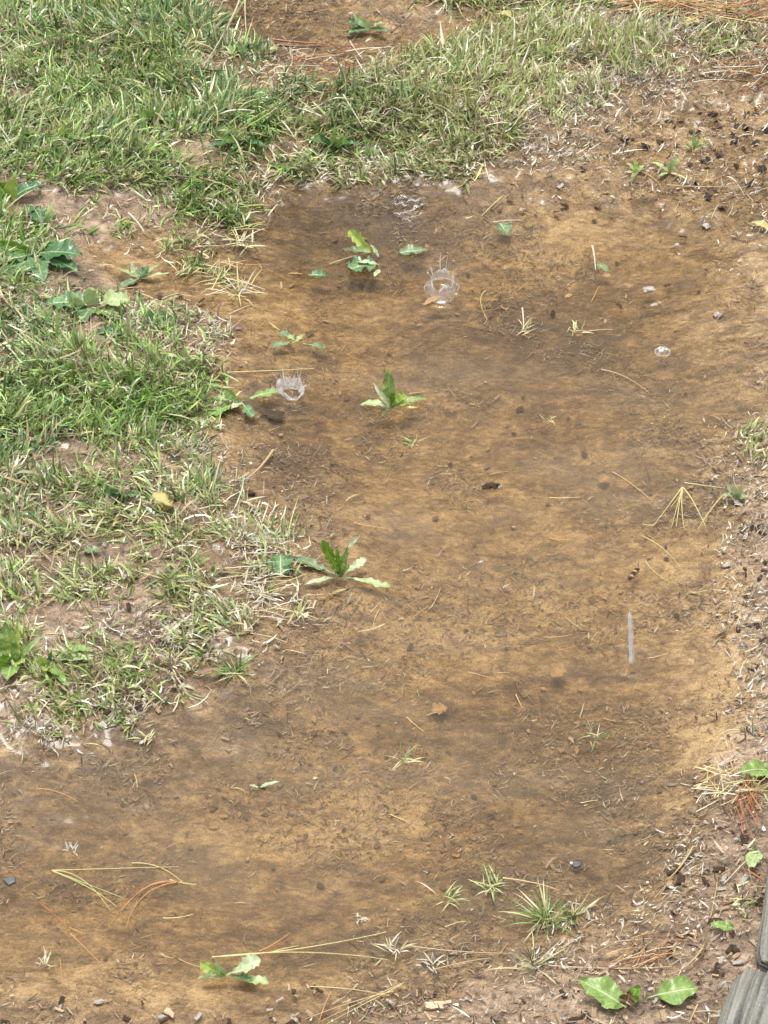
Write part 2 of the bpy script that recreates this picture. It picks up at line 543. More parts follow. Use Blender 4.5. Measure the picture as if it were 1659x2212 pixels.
M = dict(
    ground=mat_ground(), water=mat_water(), splash=mat_splash(),
    grass=mat_attr('wet_grass', .28, .2, spec=.7),
    straw=mat_attr('wet_straw', .45, .05, var=.2),
    litter=mat_attr('leaf_litter', .5, 0, var=.25),
    needle=mat_attr('pine_needle', .38, 0, var=.15),
    fresh=mat_leaf('fresh_green_leaf', (.28, .4, .11), (.15, .27, .055), (.5, .58, .3), transl=.25),
    bright=mat_leaf('bright_green_leaf', (.46, .56, .13), (.3, .44, .07), (.6, .66, .3), transl=.35),
    lime=mat_leaf('sunny_green_leaf', (.2, .36, .03), (.08, .2, .015), (.34, .45, .1), transl=.4),
    dark=mat_leaf('dark_green_leaf', (.08, .19, .065), (.04, .115, .04), (.2, .34, .17), rough=.27),
    blue=mat_leaf('bluish_green_leaf', (.16, .28, .11), (.08, .17, .065), (.4, .5, .3), rough=.28),
    silver=mat_leaf('silvery_leaf_underside', (.54, .6, .38), (.36, .44, .22), (.68, .72, .52), rough=.4),
    pale=mat_leaf('pale_green_leaf', (.46, .56, .26), (.31, .42, .16), (.6, .66, .4), transl=.25),
    drown=mat_leaf('waterlogged_green_leaf', (.18, .26, .12), (.13, .18, .09), (.3, .36, .2)),
    yellow=mat_leaf('yellow_leaf', (.6, .54, .22), (.42, .36, .13), (.68, .62, .36), rough=.4),
    tan=mat_leaf('tan_dead_leaf', (.46, .3, .14), (.33, .2, .09), (.52, .36, .2), rough=.5),
    brownleaf=mat_leaf('brown_dead_leaf', (.18, .11, .04), (.09, .06, .025), (.25, .2, .08), rough=.4),
    clod=mat_plain('wet_dark_clod', (.065, .052, .043), (.2, .155, .12), 160, .12, 1.0, .006),
    slate=mat_plain('wet_grey_stone', (.045, .047, .05), (.12, .122, .122), 120, .6, .5),
    white=mat_plain('pale_chip', (.36, .32, .27), (.66, .62, .55), 150, .4, .8),
    bark=mat_plain('wet_bark', (.05, .033, .022), (.16, .1, .065), 140, .35, .9, .003),
    twig=mat_plain('tan_twig', (.3, .2, .11), (.52, .38, .23), 160, .45, .6),
    chip=mat_plain('wood_chip', (.42, .29, .17), (.62, .46, .3), 90, .5, .5, .002, (1, 6, 6)),
)

# ------------------------------------------------------------------ ground sheet
X0, X1, Y0, Y1, ST = -.86, .86, -1.12, 1.52, .0042


def axis(a, b, st, far):
    core = list(np.arange(a, b + st / 2, st)); s = st; lo = []; hi = []
    x = core[-1]
    while x < far:
        s *= 1.22; x += s; hi.append(x)
    x = core[0]; s = st
    while x > -far:
        s *= 1.22; x -= s; lo.append(x)
    return np.array(lo[::-1] + core + hi)


def soil_reflect_map(x, y):  # clay and litter tones, with dark water reflections partly painted into the bed
    u, v = proj(x, y)
    s = np.full(x.shape, .5) + (fbm(x, y, 5, 40, 3) - .5) * .35
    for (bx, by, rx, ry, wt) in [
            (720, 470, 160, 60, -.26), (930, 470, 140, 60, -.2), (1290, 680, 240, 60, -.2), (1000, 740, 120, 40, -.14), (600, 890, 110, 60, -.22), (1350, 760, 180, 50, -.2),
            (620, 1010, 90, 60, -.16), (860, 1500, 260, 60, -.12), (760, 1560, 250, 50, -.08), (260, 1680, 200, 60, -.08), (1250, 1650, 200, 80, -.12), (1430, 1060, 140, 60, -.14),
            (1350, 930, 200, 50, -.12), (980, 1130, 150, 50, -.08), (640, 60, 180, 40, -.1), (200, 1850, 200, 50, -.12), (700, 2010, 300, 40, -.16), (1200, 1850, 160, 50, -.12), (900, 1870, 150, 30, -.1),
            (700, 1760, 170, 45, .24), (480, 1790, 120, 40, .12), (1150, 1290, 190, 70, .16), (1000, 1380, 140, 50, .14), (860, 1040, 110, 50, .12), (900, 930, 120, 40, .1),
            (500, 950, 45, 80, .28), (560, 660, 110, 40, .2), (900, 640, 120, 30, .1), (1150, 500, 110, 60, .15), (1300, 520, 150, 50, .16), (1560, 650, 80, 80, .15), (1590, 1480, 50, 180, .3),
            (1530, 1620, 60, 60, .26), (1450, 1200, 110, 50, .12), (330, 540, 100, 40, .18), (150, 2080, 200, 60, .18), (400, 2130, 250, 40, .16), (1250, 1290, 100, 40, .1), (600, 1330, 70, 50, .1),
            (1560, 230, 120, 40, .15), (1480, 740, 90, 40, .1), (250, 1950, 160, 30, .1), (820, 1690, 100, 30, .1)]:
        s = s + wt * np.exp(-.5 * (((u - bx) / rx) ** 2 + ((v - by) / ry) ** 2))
    return s


xs = axis(X0, X1, ST, 40); ys = axis(Y0, Y1, ST, 40)
GX, GY = np.meshgrid(xs, ys, indexing='ij')
GZ = H(GX, GY)
gu, gv = proj(np.clip(GX, -2, 2), np.clip(GY, -1.6, 3))
bank = sstep(-.004, .012, GZ) * (0.12 + .88 * np.maximum(sstep(1350, 1600, gu) * sstep(950, 1150, gv), np.maximum(sstep(1950, 2200, gv), 1 - sstep(200, 650, gu))))
bank = np.clip(bank, 0, 1)
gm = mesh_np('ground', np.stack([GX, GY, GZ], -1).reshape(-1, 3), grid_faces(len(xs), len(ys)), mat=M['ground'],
             attrs=dict(soil=soil_reflect_map(GX, GY).ravel(), bank=bank.ravel()))
gm.flip_normals() if gm.polygons[0].normal.z < 0 else None
tag(link('ground', gm), 'wet brown clay soil of the lawn and puddle bed', None, kind='structure')

# ------------------------------------------------------------------ puddle water with real ripple rings
RINGS = [(882, 450, .05, .0016), (955, 628, .085, .0016), (628, 848, .06, .0013), (1432, 762, .05, .0013), (1363, 1432, .055, .0013), (1020, 840, .07, .0003), (1440, 960, .09, .0003), (760, 1480, .09, .0003)]


def water_z(x, y):
    z = (fbm(x, y, 30, 50, 2) - .5) * .0006
    for (u, v, r, a) in RINGS:
        c = P(u, v)
        d = np.hypot(x - c[0], y - c[1])
        z = z + a * np.sin(d / .0155 * 2 * np.pi) * np.exp(-(d / r) ** 2) * sstep(.004, .016, d)
    return z


wx = np.arange(X0 + .02, X1 - .02, .0031); wy = np.arange(Y0 + .02, Y1 - .02, .0031)
WX, WY = np.meshgrid(wx, wy, indexing='ij')
WH = H(WX, WY)
WF = grid_faces(len(wx), len(wy))
keep = (WH.ravel()[WF].min(1) < .006)
WF = WF[keep]
used = np.unique(WF); rem = -np.ones(WX.size, int); rem[used] = np.arange(len(used))
wu, wv_ = proj(WX, WY)
SKY_SHEEN = [(1000, 830, 150, 40, .34), (1400, 1000, 230, 90, .3), (960, 1110, 160, 60, .26), (760, 1480, 200, 70, .34), (900, 1380, 200, 60, .22), (1050, 1300, 260, 160, .16), (330, 1640, 220, 70, .2),
        (820, 1720, 300, 90, .2), (1150, 1650, 220, 80, .18), (620, 1850, 300, 90, .2), (1250, 1790, 200, 60, .16), (1270, 870, 200, 50, .22), (900, 2000, 300, 60, .12), (1480, 860, 120, 60, .2)]  # greyish patches painted in for sky reflected on the water
silt_sheen = np.clip(blobs(SKY_SHEEN, wu, wv_) * .42 * (.35 + .9 * sstep(.35, .65, fbm(WX * 1.0, WY * 2.6, 9, 17, 4))) + .08, 0, 1) * sstep(0, .018, -WH)  # painted sky sheen over a thin even silt haze
wm = mesh_np('puddle_water', np.stack([WX, WY, water_z(WX, WY)], -1).reshape(-1, 3)[used], rem[WF], mat=M['water'], attrs=dict(silt_sheen=silt_sheen.ravel()[used], deep=sstep(0, .022, -WH).ravel()[used]))
wm.flip_normals() if wm.polygons[0].normal.z < 0 else None
tag(link('puddle_water', wm), 'shallow clear brown rain puddle over the lawn', None, kind='structure')


# ------------------------------------------------------------------ unseen trees added behind the lawn only for the puddle to mirror
def reflection_tree(label, x, y, htop, rad, seed):
    root = thing('reflection_tree', label, 'tree', (x, y, .05), 'unseen trees added for reflection')
    r = np.random.default_rng(seed)
    bark = mat_plain('tree_bark', (.06, .045, .032), (.16, .12, .09), 12, .8, .8, .02, (1, 1, .3)) if 'tree_bark' not in bpy.data.materials else bpy.data.materials['tree_bark']
    tr = MB()
    pts = np.array([[0, 0, -.1], [.05, .02, htop * .3], [-.04, .05, htop * .6], [.03, 0, htop * .88]])
    C = np.vstack([bez(pts[0], pts[1], pts[2], 10), bez(pts[2], (pts[2] + pts[3]) / 2, pts[3], 6)[1:]])
    v, f = tube(C, np.linspace(.16, .03, len(C)), 10, (1, .1, 0)); tr.add(v, f)
    cl = []
    for k in range(16):
        z0 = htop * r.uniform(.28, .85); a = r.uniform(0, 6.28); L = rad * r.uniform(.6, 1.05) * (1.15 - .6 * z0 / htop)
        b = np.array([0, 0, z0]); e = b + np.array([math.cos(a) * L, math.sin(a) * L, L * r.uniform(.1, .5)])
        Cb = bez(b, (b + e) / 2 + np.array([0, 0, -.1 * L]), e, 8)
        v, f = tube(Cb, np.linspace(.05, .01, 8), 6, (.1, .2, 1)); tr.add(v, f)
        for q in range(9):
            cl.append(Cb[r.integers(2, 8)] + r.normal(0, .24, 3))
    cl = np.array(cl)
    n = len(cl) * 70
    cc = cl[np.repeat(np.arange(len(cl)), 70)] + r.normal(0, .17, (n, 3)); cc[:, 2] = np.minimum(cc[:, 2], htop)
    d1 = r.normal(0, 1, (n, 3)); d1 /= np.linalg.norm(d1, axis=1)[:, None]
    d2 = np.cross(d1, r.normal(0, 1, (n, 3))); d2 /= np.linalg.norm(d2, axis=1)[:, None]
    s_ = r.uniform(.04, .075, n)[:, None]
    V = np.stack([cc - d1 * s_, cc + d2 * s_ * .5, cc + d1 * s_, cc - d2 * s_ * .5], 1).reshape(-1, 3)
    F = np.arange(n * 4).reshape(-1, 4)
    col = np.array([.07, .12, .035]) * r.lognormal(0, .3, n)[:, None]
    link('trunk', tr.mesh('trunk', bark), root)
    link('crown', mesh_np('crown', V, F, np.repeat(col, 4, 0), None, False, M['grass']), root)
    return root


reflection_tree('unseen leafy tree added behind the lawn for its dark reflection in the upper left puddle', -1.5, 7.4, 6.1, 2.0, 1)
reflection_tree('unseen leafy tree added behind the lawn for its dark reflection in the upper right puddle', 2.1, 8.3, 6.2, 1.9, 2)

# ------------------------------------------------------------------ grass and litter (nobody could count these)
def lerp(a, b, t):
    return np.asarray(a) + (np.asarray(b) - np.asarray(a)) * t


def sample(n, dens, box=(X0 + .03, X1 - .03, Y0 + .03, Y1 - .03)):
    ox, oy = [], []; got = 0
    while got < n:
        x = RNG.uniform(box[0], box[1], n * 2); y = RNG.uniform(box[2], box[3], n * 2)
        k = RNG.random(n * 2) < dens(x, y)
        ox.append(x[k]); oy.append(y[k]); got += k.sum()
    return np.concatenate(ox)[:n], np.concatenate(oy)[:n]


def blades(x, y, az, tilt, bend, L, W, cb, ct, seg=4, lift=0.0, z0=None, floor=True):
    """strip blades, vectorised"""
    n = len(x)
    z = (H(x, y) - .002 if z0 is None else z0) + lift
    V = np.zeros((n, seg + 1, 2, 3)); C = np.zeros((n, seg + 1, 2, 3))
    px, py, pz = x.copy(), y.copy(), z.copy()
    roll = RNG.normal(0, .5, n)
    wob = RNG.normal(0, .6, n)
    a = az.copy()
    for i in range(seg + 1):
        s = i / seg
        th = np.clip(tilt + bend * s, -.2, 2.2)
        a = az + wob * s
        w_ = W * (1 - s ** 2.2) * .5 * (0.7 + .6 * min(s * 3, 1) * 1) + W * .04
        sx, sy = -np.sin(a), np.cos(a)
        cr, sr = np.cos(roll), np.sin(roll)
        nx, ny, nz = -np.cos(th) * np.cos(a), -np.cos(th) * np.sin(a), np.sin(th)
        dx, dy, dz = sx * cr + nx * sr, sy * cr + ny * sr, nz * sr
        for j, sg in enumerate((-1, 1)):
            V[:, i, j, 0] = px + sg * w_ * dx; V[:, i, j, 1] = py + sg * w_ * dy; V[:, i, j, 2] = pz + sg * w_ * dz
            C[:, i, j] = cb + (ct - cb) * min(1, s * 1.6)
        st = L / seg
        px = px + st * np.sin(th) * np.cos(a); py = py + st * np.sin(th) * np.sin(a); pz = pz + st * np.cos(th)
        if floor and i < seg:
            pz = np.maximum(pz, np.maximum(H(px, py), -.001) + .0015)
    Vf = V.reshape(-1, 3); Cf = C.reshape(-1, 3)
    base = np.arange(n)[:, None] * (seg + 1) * 2
    q = np.array([[2 * i, 2 * i + 1, 2 * i + 3, 2 * i + 2] for i in range(seg)])
    F = (base[:, :, None] + q[None]).reshape(-1, 4)
    return Vf, F, Cf


def gd2(x, y):
    g = gdens(x, y)
    nz = fbm(x, y, 22, 33, 3)
    return np.clip(g * 1.1 - .05, 0, 1) * sstep(.62 - .42 * g, .76 - .36 * g, nz + .12)


GREEN = np.array([[.17, .30, .065], [.23, .38, .085], [.32, .44, .13], [.11, .21, .05], [.40, .47, .19], [.2, .35, .14], [.06, .13, .035]])
STRAW = np.array([[.58, .50, .29], [.68, .62, .42], [.45, .36, .19], [.55, .53, .26], [.32, .22, .12], [.76, .73, .58]])


def grass(ntuft, per):
    tx, ty = sample(ntuft, gd2)
    n = ntuft * per
    k = np.repeat(np.arange(ntuft), per)
    x = tx[k] + RNG.normal(0, .005, n); y = ty[k] + RNG.normal(0, .005, n)
    lean = RNG.uniform(0, 2 * np.pi, ntuft)
    # beaten down in common swirls
    swirl = fbm(tx, ty, 3.0, 61, 2) * 12
    az = np.where(RNG.random(n) < .62, swirl[k] + RNG.normal(0, .5, n), RNG.uniform(0, 2 * np.pi, n))
    tilt = np.abs(RNG.normal(.95, .5, n)); bend = RNG.normal(.75, .8, n)
    dn = gdens(tx, ty)[k]
    L = RNG.lognormal(math.log(.028), .35, n) * (.7 + .45 * dn)
    W = RNG.uniform(.001, .0030, n) * np.where(RNG.random(n) < .1, 1.6, 1)
    u, v = proj(x, y)
    gi = np.clip((fbm(tx, ty, 6, 70, 3)[k] - .5) * 9 + 3 + RNG.normal(0, 1.3, n), 0, 6).astype(int)
    ct = GREEN[gi] * RNG.lognormal(0, .32, n)[:, None]
    olive = sstep(560, 1150, u) * .75 + .4 * sstep(1000, 1200, v)
    ct = ct * (1 - olive[:, None]) + olive[:, None] * (ct * .55 + np.array([.22, .20, .085]))
    fs = .15 + .27 * sstep(560, 1150, u) + .2 * sstep(950, 1200, v) * (u < 900)
    st = RNG.random(n) < fs
    ct = np.where(st[:, None], STRAW[RNG.integers(0, 6, n)], ct)
    cb = ct * .5 + np.array([.15, .125, .06]) * .5  # blade bases darkened to paint in depth shade, in a rotten brown
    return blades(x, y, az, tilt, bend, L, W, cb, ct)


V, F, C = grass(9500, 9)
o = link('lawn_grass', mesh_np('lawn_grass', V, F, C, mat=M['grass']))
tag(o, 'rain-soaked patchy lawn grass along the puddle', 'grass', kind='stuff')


def outer_lawn():
    # the lawn goes on beyond the left and far edges of the picture
    n0 = 3600; per = 6
    x, y = sample(n0, lambda a, b: np.clip(sstep(-.80, -.92, a) + sstep(1.46, 1.6, b), 0, 1) * (.35 + .65 * sstep(.4, .55, fbm(a, b, 4, 8, 3))), (-2.4, 1.9, -.9, 3.3))
    k = np.repeat(np.arange(n0), per); n = n0 * per
    x = x[k] + RNG.normal(0, .02, n); y = y[k] + RNG.normal(0, .02, n)
    ct = GREEN[RNG.integers(0, 7, n)] * RNG.lognormal(0, .3, n)[:, None]
    ct = np.where((RNG.random(n) < .22)[:, None], STRAW[RNG.integers(0, 6, n)], ct)
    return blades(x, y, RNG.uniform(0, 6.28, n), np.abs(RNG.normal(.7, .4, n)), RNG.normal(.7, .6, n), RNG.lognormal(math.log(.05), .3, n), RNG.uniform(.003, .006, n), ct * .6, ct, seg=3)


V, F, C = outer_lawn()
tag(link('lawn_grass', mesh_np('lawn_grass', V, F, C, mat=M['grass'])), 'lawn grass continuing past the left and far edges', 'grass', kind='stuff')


def flakes(n, dens, pal, lmin, lmax, wmin, wmax, lift=.0012, stretch=1.4, curl=.25, maxtilt=.25):
    x, y = sample(n, dens)
    az = RNG.normal(0, .75, n) + (RNG.random(n) < .35) * RNG.uniform(0, 3.14, n)
    L = np.minimum(lmin + (lmax - lmin) * RNG.gamma(1.3, .38, n), lmax * 2.2); W = wmin + (wmax - wmin) * RNG.gamma(1.3, .4, n)
    c = pal[RNG.integers(0, len(pal), n)] * RNG.lognormal(0, .2, n)[:, None]
    seg = 3
    tilt = np.full(n, np.pi / 2) - np.abs(RNG.normal(0, maxtilt, n)); bend = RNG.normal(0, curl, n)
    return blades(x, y, az, tilt, bend, L, W, c * .85, c, seg=seg, lift=.0035 * 1 + RNG.uniform(0, lift, n), floor=False)


def d_bed(x, y):
    h = H(x, y)
    return np.where(h < .002, .05 + .95 * sstep(.44, .64, fbm(x, y, 11, 44, 4)) ** 1.2, .1)


def d_bank(x, y):
    u, v = proj(x, y)
    h = H(x, y)
    r = np.maximum(sstep(1480, 1620, u) * (v > 900), sstep(1400, 1560, u) * (v > 1650))
    r = np.maximum(r, sstep(2080, 2150, v - .0 * u) * (h > -.002) * sstep(500, 900, u))
    r = np.maximum(r, ((v > 1900) & (u > 1150)) * 1.0 * (h > -.003))
    r = np.maximum(r, .8 * (v < 430) * (u > 1050) * (h > -.006) * sstep(1050, 1300, u))
    lawn = (u < 640) & (h > .001)
    return np.clip(np.maximum(r * (h > -.008), lawn * .8 * sstep(.38, .55, fbm(x, y, 16, 91, 2)) + .02), 0, 1)


DARK = np.array([[.09, .058, .034], [.13, .085, .05], [.18, .12, .07], [.06, .042, .028], [.24, .165, .1], [.33, .24, .15], [.2, .135, .08]])
PALE = np.array([[.48, .40, .30], [.42, .32, .22], [.58, .52, .44], [.30, .21, .14], [.22, .15, .1], [.14, .09, .06], [.09, .06, .045], [.2, .13, .09], [.36, .26, .17], [.12, .085, .06], [.28, .2, .13], [.17, .12, .085]])
V, F, C = flakes(28000, d_bed, DARK, .002, .011, .0005, .0015)
tag(link('sunken_litter', mesh_np('sunken_litter', V, F, C, mat=M['litter'])), 'fine dark leaf litter sunken on the puddle bed', 'litter', kind='stuff')
V, F, C = flakes(5000, d_bed, STRAW * .62, .003, .013, .0005, .0011)
tag(link('sunken_straw', mesh_np('sunken_straw', V, F, C, mat=M['straw'])), 'short tan straw bits scattered over the puddle bed', 'straw', kind='stuff')
V, F, C = flakes(34000, d_bank, PALE, .003, .014, .0006, .0021, lift=.004, curl=.8, maxtilt=.55)
tag(link('bank_litter', mesh_np('bank_litter', V, F, C, mat=M['litter'])), 'wet mulch bits strewn over the muddy banks', 'litter', kind='stuff')


def d_thatch(x, y):
    u, v = proj(x, y)
    mat_ = blobs([(1330, 110, 120, 60, .9), (1480, 110, 130, 60, .9), (1600, 130, 80, 50, .8), (1200, 240, 120, 40, .6), (1330, 200, 90, 26, .8), (560, 180, 80, 40, .6), (1150, 325, 100, 36, .5), (1290, 262, 90, 28, .6), (1450, 190, 80, 26, .5), (280, 1250, 260, 180, .55), (150, 1480, 180, 90, .55), (700, 160, 110, 40, .8), (240, 700, 200, 26, .5)], u, v)
    return np.clip(np.maximum(gdens(x, y) * 1.2, mat_), 0, 1) * (.35 + .65 * sstep(.4, .6, fbm(x, y, 12, 77, 2)))


V, F, C = flakes(23000, d_thatch, np.vstack([STRAW * .85, PALE[3:8]]), .008, .03, .0008, .0019, lift=.006, curl=.7, maxtilt=.4)
tag(link('thatch', mesh_np('thatch', V, F, C, mat=M['straw'])), 'dead straw thatch lying between the grass blades', 'thatch', kind='stuff')

def d_fringe(x, y):
    u, v = proj(x, y)
    b = blobs([(1330, 110, 110, 60, 1), (1480, 120, 120, 60, 1), (1600, 140, 80, 50, 1), (1330, 205, 90, 26, .9), (1150, 325, 110, 36, .6), (1290, 262, 90, 26, .7), (430, 990, 44, 30, .8), (490, 1030, 40, 26, .5),
               (60, 1600, 70, 20, .9), (250, 1540, 60, 20, .7), (320, 1410, 110, 34, .7), (450, 730, 40, 40, .6), (1600, 1160, 40, 120, .34), (1625, 1400, 34, 150, .4), (1560, 1700, 90, 50, .25), (1500, 1830, 60, 70, .3),
               (1400, 1990, 140, 50, .18), (1000, 2190, 300, 22, .12), (1250, 2070, 170, 44, .25), (560, 1180, 60, 50, .6), (560, 1330, 60, 50, .5), (200, 700, 200, 26, .4), (880, 372, 150, 16, .5), (560, 410, 60, 20, .5), (1560, 430, 120, 120, .18)], u, v)
    return np.clip(b, 0, 1) * (.2 + .8 * sstep(.42, .6, fbm(x, y, 26, 12, 3))) * (H(x, y) > -.005)


CREAM = np.array([[.66, .6, .48], [.5, .44, .33], [.72, .69, .62], [.38, .3, .2], [.58, .55, .42], [.46, .42, .38], [.3, .22, .15], [.62, .58, .5]])
V, F, C = flakes(11000, d_fringe, CREAM * .92, .003, .014, .0005, .0016, lift=.006, curl=1.1, maxtilt=.6)
tag(link('pale_straw', mesh_np('pale_straw', V, F, C, mat=M['straw'])), 'pale wet straw bits matted along the muddy shore and top right', 'straw', kind='stuff')

#@@OBJECTS
# ================================================================== THINGS
def mpp(v):
    """metres per photo-grid pixel across, at row v on the ground"""
    p = P(PW / 2, v)
    return float(np.dot(p - CAM, FW)) * 2 * HALF / PW


def ground_at(u, v, lift=0.0, water=True):
    p = P(u, v)
    for _ in range(4):
        z = H1(p[0], p[1])
        if water: z = max(z, 0.0)
        p = P(u, v, z)
    return p + np.array([0, 0, lift])


def bed_at(u, v, lift=0.002):
    return ground_at(u, v, lift, water=False)


SEED = [0]


def nseed():
    SEED[0] += 1
    return SEED[0]


def add_leaf(root, B, T, W, prof, mat, rib=None, name='leaf', **kw):
    off = np.array(root.location)
    V, F, UV, C, N2, wv = leaf_geo(B, T, W, prof, seed=nseed(), **kw)
    lf = link(name, mesh_np(name, V - off, F, None, UV, True, mat), root)
    if rib is not None and W > .008:
        R = np.linspace(.0007, .00015, len(C)) * min(1.4, W / .02)
        tv, tf = tube(C - N2 * .0002, R, 5)
        link('midrib', mesh_np('midrib', tv - off, tf, None, None, True, rib), lf)
    return lf


RIB = mat_plain('leaf_rib', (.36, .44, .2), (.5, .56, .3), 60, .4, .2)
RIBB = mat_plain('dry_leaf_rib', (.35, .24, .12), (.45, .32, .18), 60, .5, .2)


def plant(name, label, cat, u, v, leaves, group=None, water=True):
    """leaves: (profile, material, tip u, tip v, tip height, width px, arch, options)"""
    b = ground_at(u, v, 0, water)
    root = thing(name, label, cat, tuple(b), group)
    m = mpp(v)
    for lf in leaves:
        prof, mt, tu, tv, tz, wpx, arch = lf[:7]
        kw = dict(lf[7]) if len(lf) > 7 else {}
        bu, bv = kw.pop('base', (u, v))
        bz = kw.pop('bz', .002)
        B = P(bu, bv, b[2] + bz); T = P(tu, tv, b[2] + tz)
        if tz > .02 and 'up' not in kw: kw['up'] = (random.uniform(-.3, .3), -1, .55)
        add_leaf(root, B, T, wpx * m, prof, M[mt], RIBB if mt in ('yellow', 'tan', 'brownleaf') else RIB, arch=arch, **kw)
    return root


# ---- broadleaf weeds standing in the puddle
plant('dandelion_plant', 'small dandelion in the puddle with one tall upright leaf and pale yellow-green centre', 'weed', 845, 882, [
    ('p', 'fresh', 838, 796, .062, 27, .08, dict(fold=.35, wav=.1)), ('l', 'silver', 806, 826, .03, 12, .06), ('p', 'pale', 777, 874, .004, 20, .22, dict(up=(0, 0, 1))),
    ('d', 'bright', 872, 848, .022, 26, .18), ('d', 'bright', 858, 846, .03, 20, .1), ('l', 'fresh', 926, 861, .008, 18, .1, dict(base=(858, 873))),
    ('l', 'bright', 885, 872, .012, 18, .2), ('l', 'yellow', 904, 881, .002, 8, .04, dict(base=(868, 881))), ('p', 'drown', 820, 895, -.004, 16, .03), ('l', 'bright', 850, 862, .018, 16, .05), ('d', 'bright', 880, 858, .018, 16, .25), ('d', 'bright', 838, 862, .02, 13, .1), ('l', 'pale', 868, 866, .016, 10, .2), ('d', 'lime', 848, 850, .028, 14, .1)])
plant('dandelion_plant', 'dandelion in the puddle spreading flat toothed leaves, dark upright leaf curled over', 'weed', 737, 1246, [
    ('d', 'lime', 697, 1166, .06, 28, .12, dict(fold=.5)), ('d', 'bright', 722, 1196, .03, 34, .28, dict(fold=.4)), ('l', 'bright', 738, 1206, .03, 18, .05),
    ('l', 'fresh', 752, 1178, .05, 16, .08), ('l', 'silver', 778, 1155, .062, 11, -.1, dict(base=(750, 1182), bz=.048)), ('d', 'drown', 634, 1203, .0, 32, .03, dict(up=(0, 0, 1), nL=40)),
    ('d', 'silver', 790, 1207, .012, 24, .08, dict(up=(0, -.3, 1))), ('p', 'silver', 656, 1263, .003, 13, .08), ('d', 'pale', 842, 1268, .002, 24, .05, dict(nL=40)),
    ('l', 'lime', 712, 1222, .02, 22, .1), ('d', 'bright', 742, 1200, .034, 16, .15), ('d', 'lime', 728, 1186, .045, 14, .12), ('l', 'pale', 752, 1212, .022, 8, .1), ('l', 'pale', 722, 1228, .014, 10, .2)])
plant('dandelion_plant', 'dandelion rosette in foreground puddle with bright leaves left and silvery leaves right', 'weed', 487, 2108, [
    ('d', 'bright', 434, 2078, .022, 30, .2, dict(fold=.4)), ('l', 'pale', 466, 2072, .028, 18, .12), ('l', 'pale', 426, 2113, .004, 17, .15, dict(up=(0, 0, 1))),
    ('d', 'silver', 562, 2072, .016, 40, .14, dict(up=(0, -.4, 1))), ('d', 'silver', 548, 2090, .02, 26, .1), ('d', 'pale', 580, 2124, .003, 28, .07, dict(up=(0, 0, 1))), ('d', 'blue', 545, 2118, .006, 20, .12),
    ('l', 'fresh', 455, 2098, .015, 14, .2)])
plant('weed_sprout', 'bright upright curled leaf in the upper puddle beside a white stalk', 'weed', 818, 555, [
    ('d', 'bright', 756, 497, .035, 30, .16, dict(fold=.9, nL=40)), ('l', 'silver', 800, 528, .02, 12, .02), ('l', 'drown', 738, 538, -.003, 22, .02, dict(base=(800, 545)))])
plant('plantain_sprout', 'crinkled dark green leaf with shiny silver patches floating below the upright leaf', 'weed', 818, 572, [
    ('r', 'blue', 752, 583, .006, 46, .12, dict(wav=.12, up=(0, 0, 1))), ('l', 'silver', 770, 566, .012, 14, .1), ('l', 'silver', 808, 598, .003, 12, .05, dict(base=(820, 582)))])
plant('broad_leaf', 'dull green oval leaf floating left of the large splash crown', 'leaf', 858, 547, [('o', 'drown', 925, 541, .003, 32, .05, dict(up=(0, 0, 1), wav=.07)), ('l', 'pale', 902, 553, .002, 5, .02)])
plant('broad_leaf', 'small dark green oval leaf floating with a tan stalk', 'leaf', 655, 592, [('o', 'dark', 710, 596, .002, 26, .04, dict(base=(666, 594), up=(0, 0, 1))), ('l', 'tan', 622, 590, .001, 5, .03)])
plant('broad_leaf', 'pale squarish leaf just under the water below a floating straw', 'leaf', 1080, 482, [('o', 'drown', 1100, 512, -.003, 36, .02, dict(up=(0, 0, 1)))], water=True)
plant('broad_leaf', 'little green leaf beside a white stalk right of the splash crown', 'leaf', 1288, 570, [('o', 'drown', 1316, 588, .001, 20, .03, dict(up=(0, 0, 1)))])
plant('submerged_weed', 'submerged weed clump with pale tips near the grass edge', 'weed', 640, 738, [
    ('d', 'drown', 588, 750, .001, 26, .05, dict(up=(0, 0, 1))), ('d', 'drown', 604, 718, .003, 24, .06), ('l', 'pale', 656, 722, .008, 12, .1), ('d', 'drown', 705, 752, -.002, 26, .02, dict(up=(0, 0, 1), base=(655, 742))),
    ('d', 'pale', 622, 726, .006, 20, .12, dict(up=(0, 0, 1)))])
plant('dandelion_plant', 'flat dandelion at the lawn edge reaching toward the small splash', 'weed', 520, 868, [
    ('d', 'fresh', 452, 898, .004, 36, .08, dict(up=(0, 0, 1))), ('d', 'fresh', 600, 846, .008, 30, .1, dict(up=(0, 0, 1))), ('d', 'blue', 545, 900, .004, 30, .1, dict(up=(0, 0, 1))), ('d', 'pale', 470, 860, .012, 26, .15),
    ('d', 'fresh', 485, 842, .022, 24, .12), ('l', 'silver', 500, 884, .006, 18, .1, dict(up=(0, 0, 1)))])
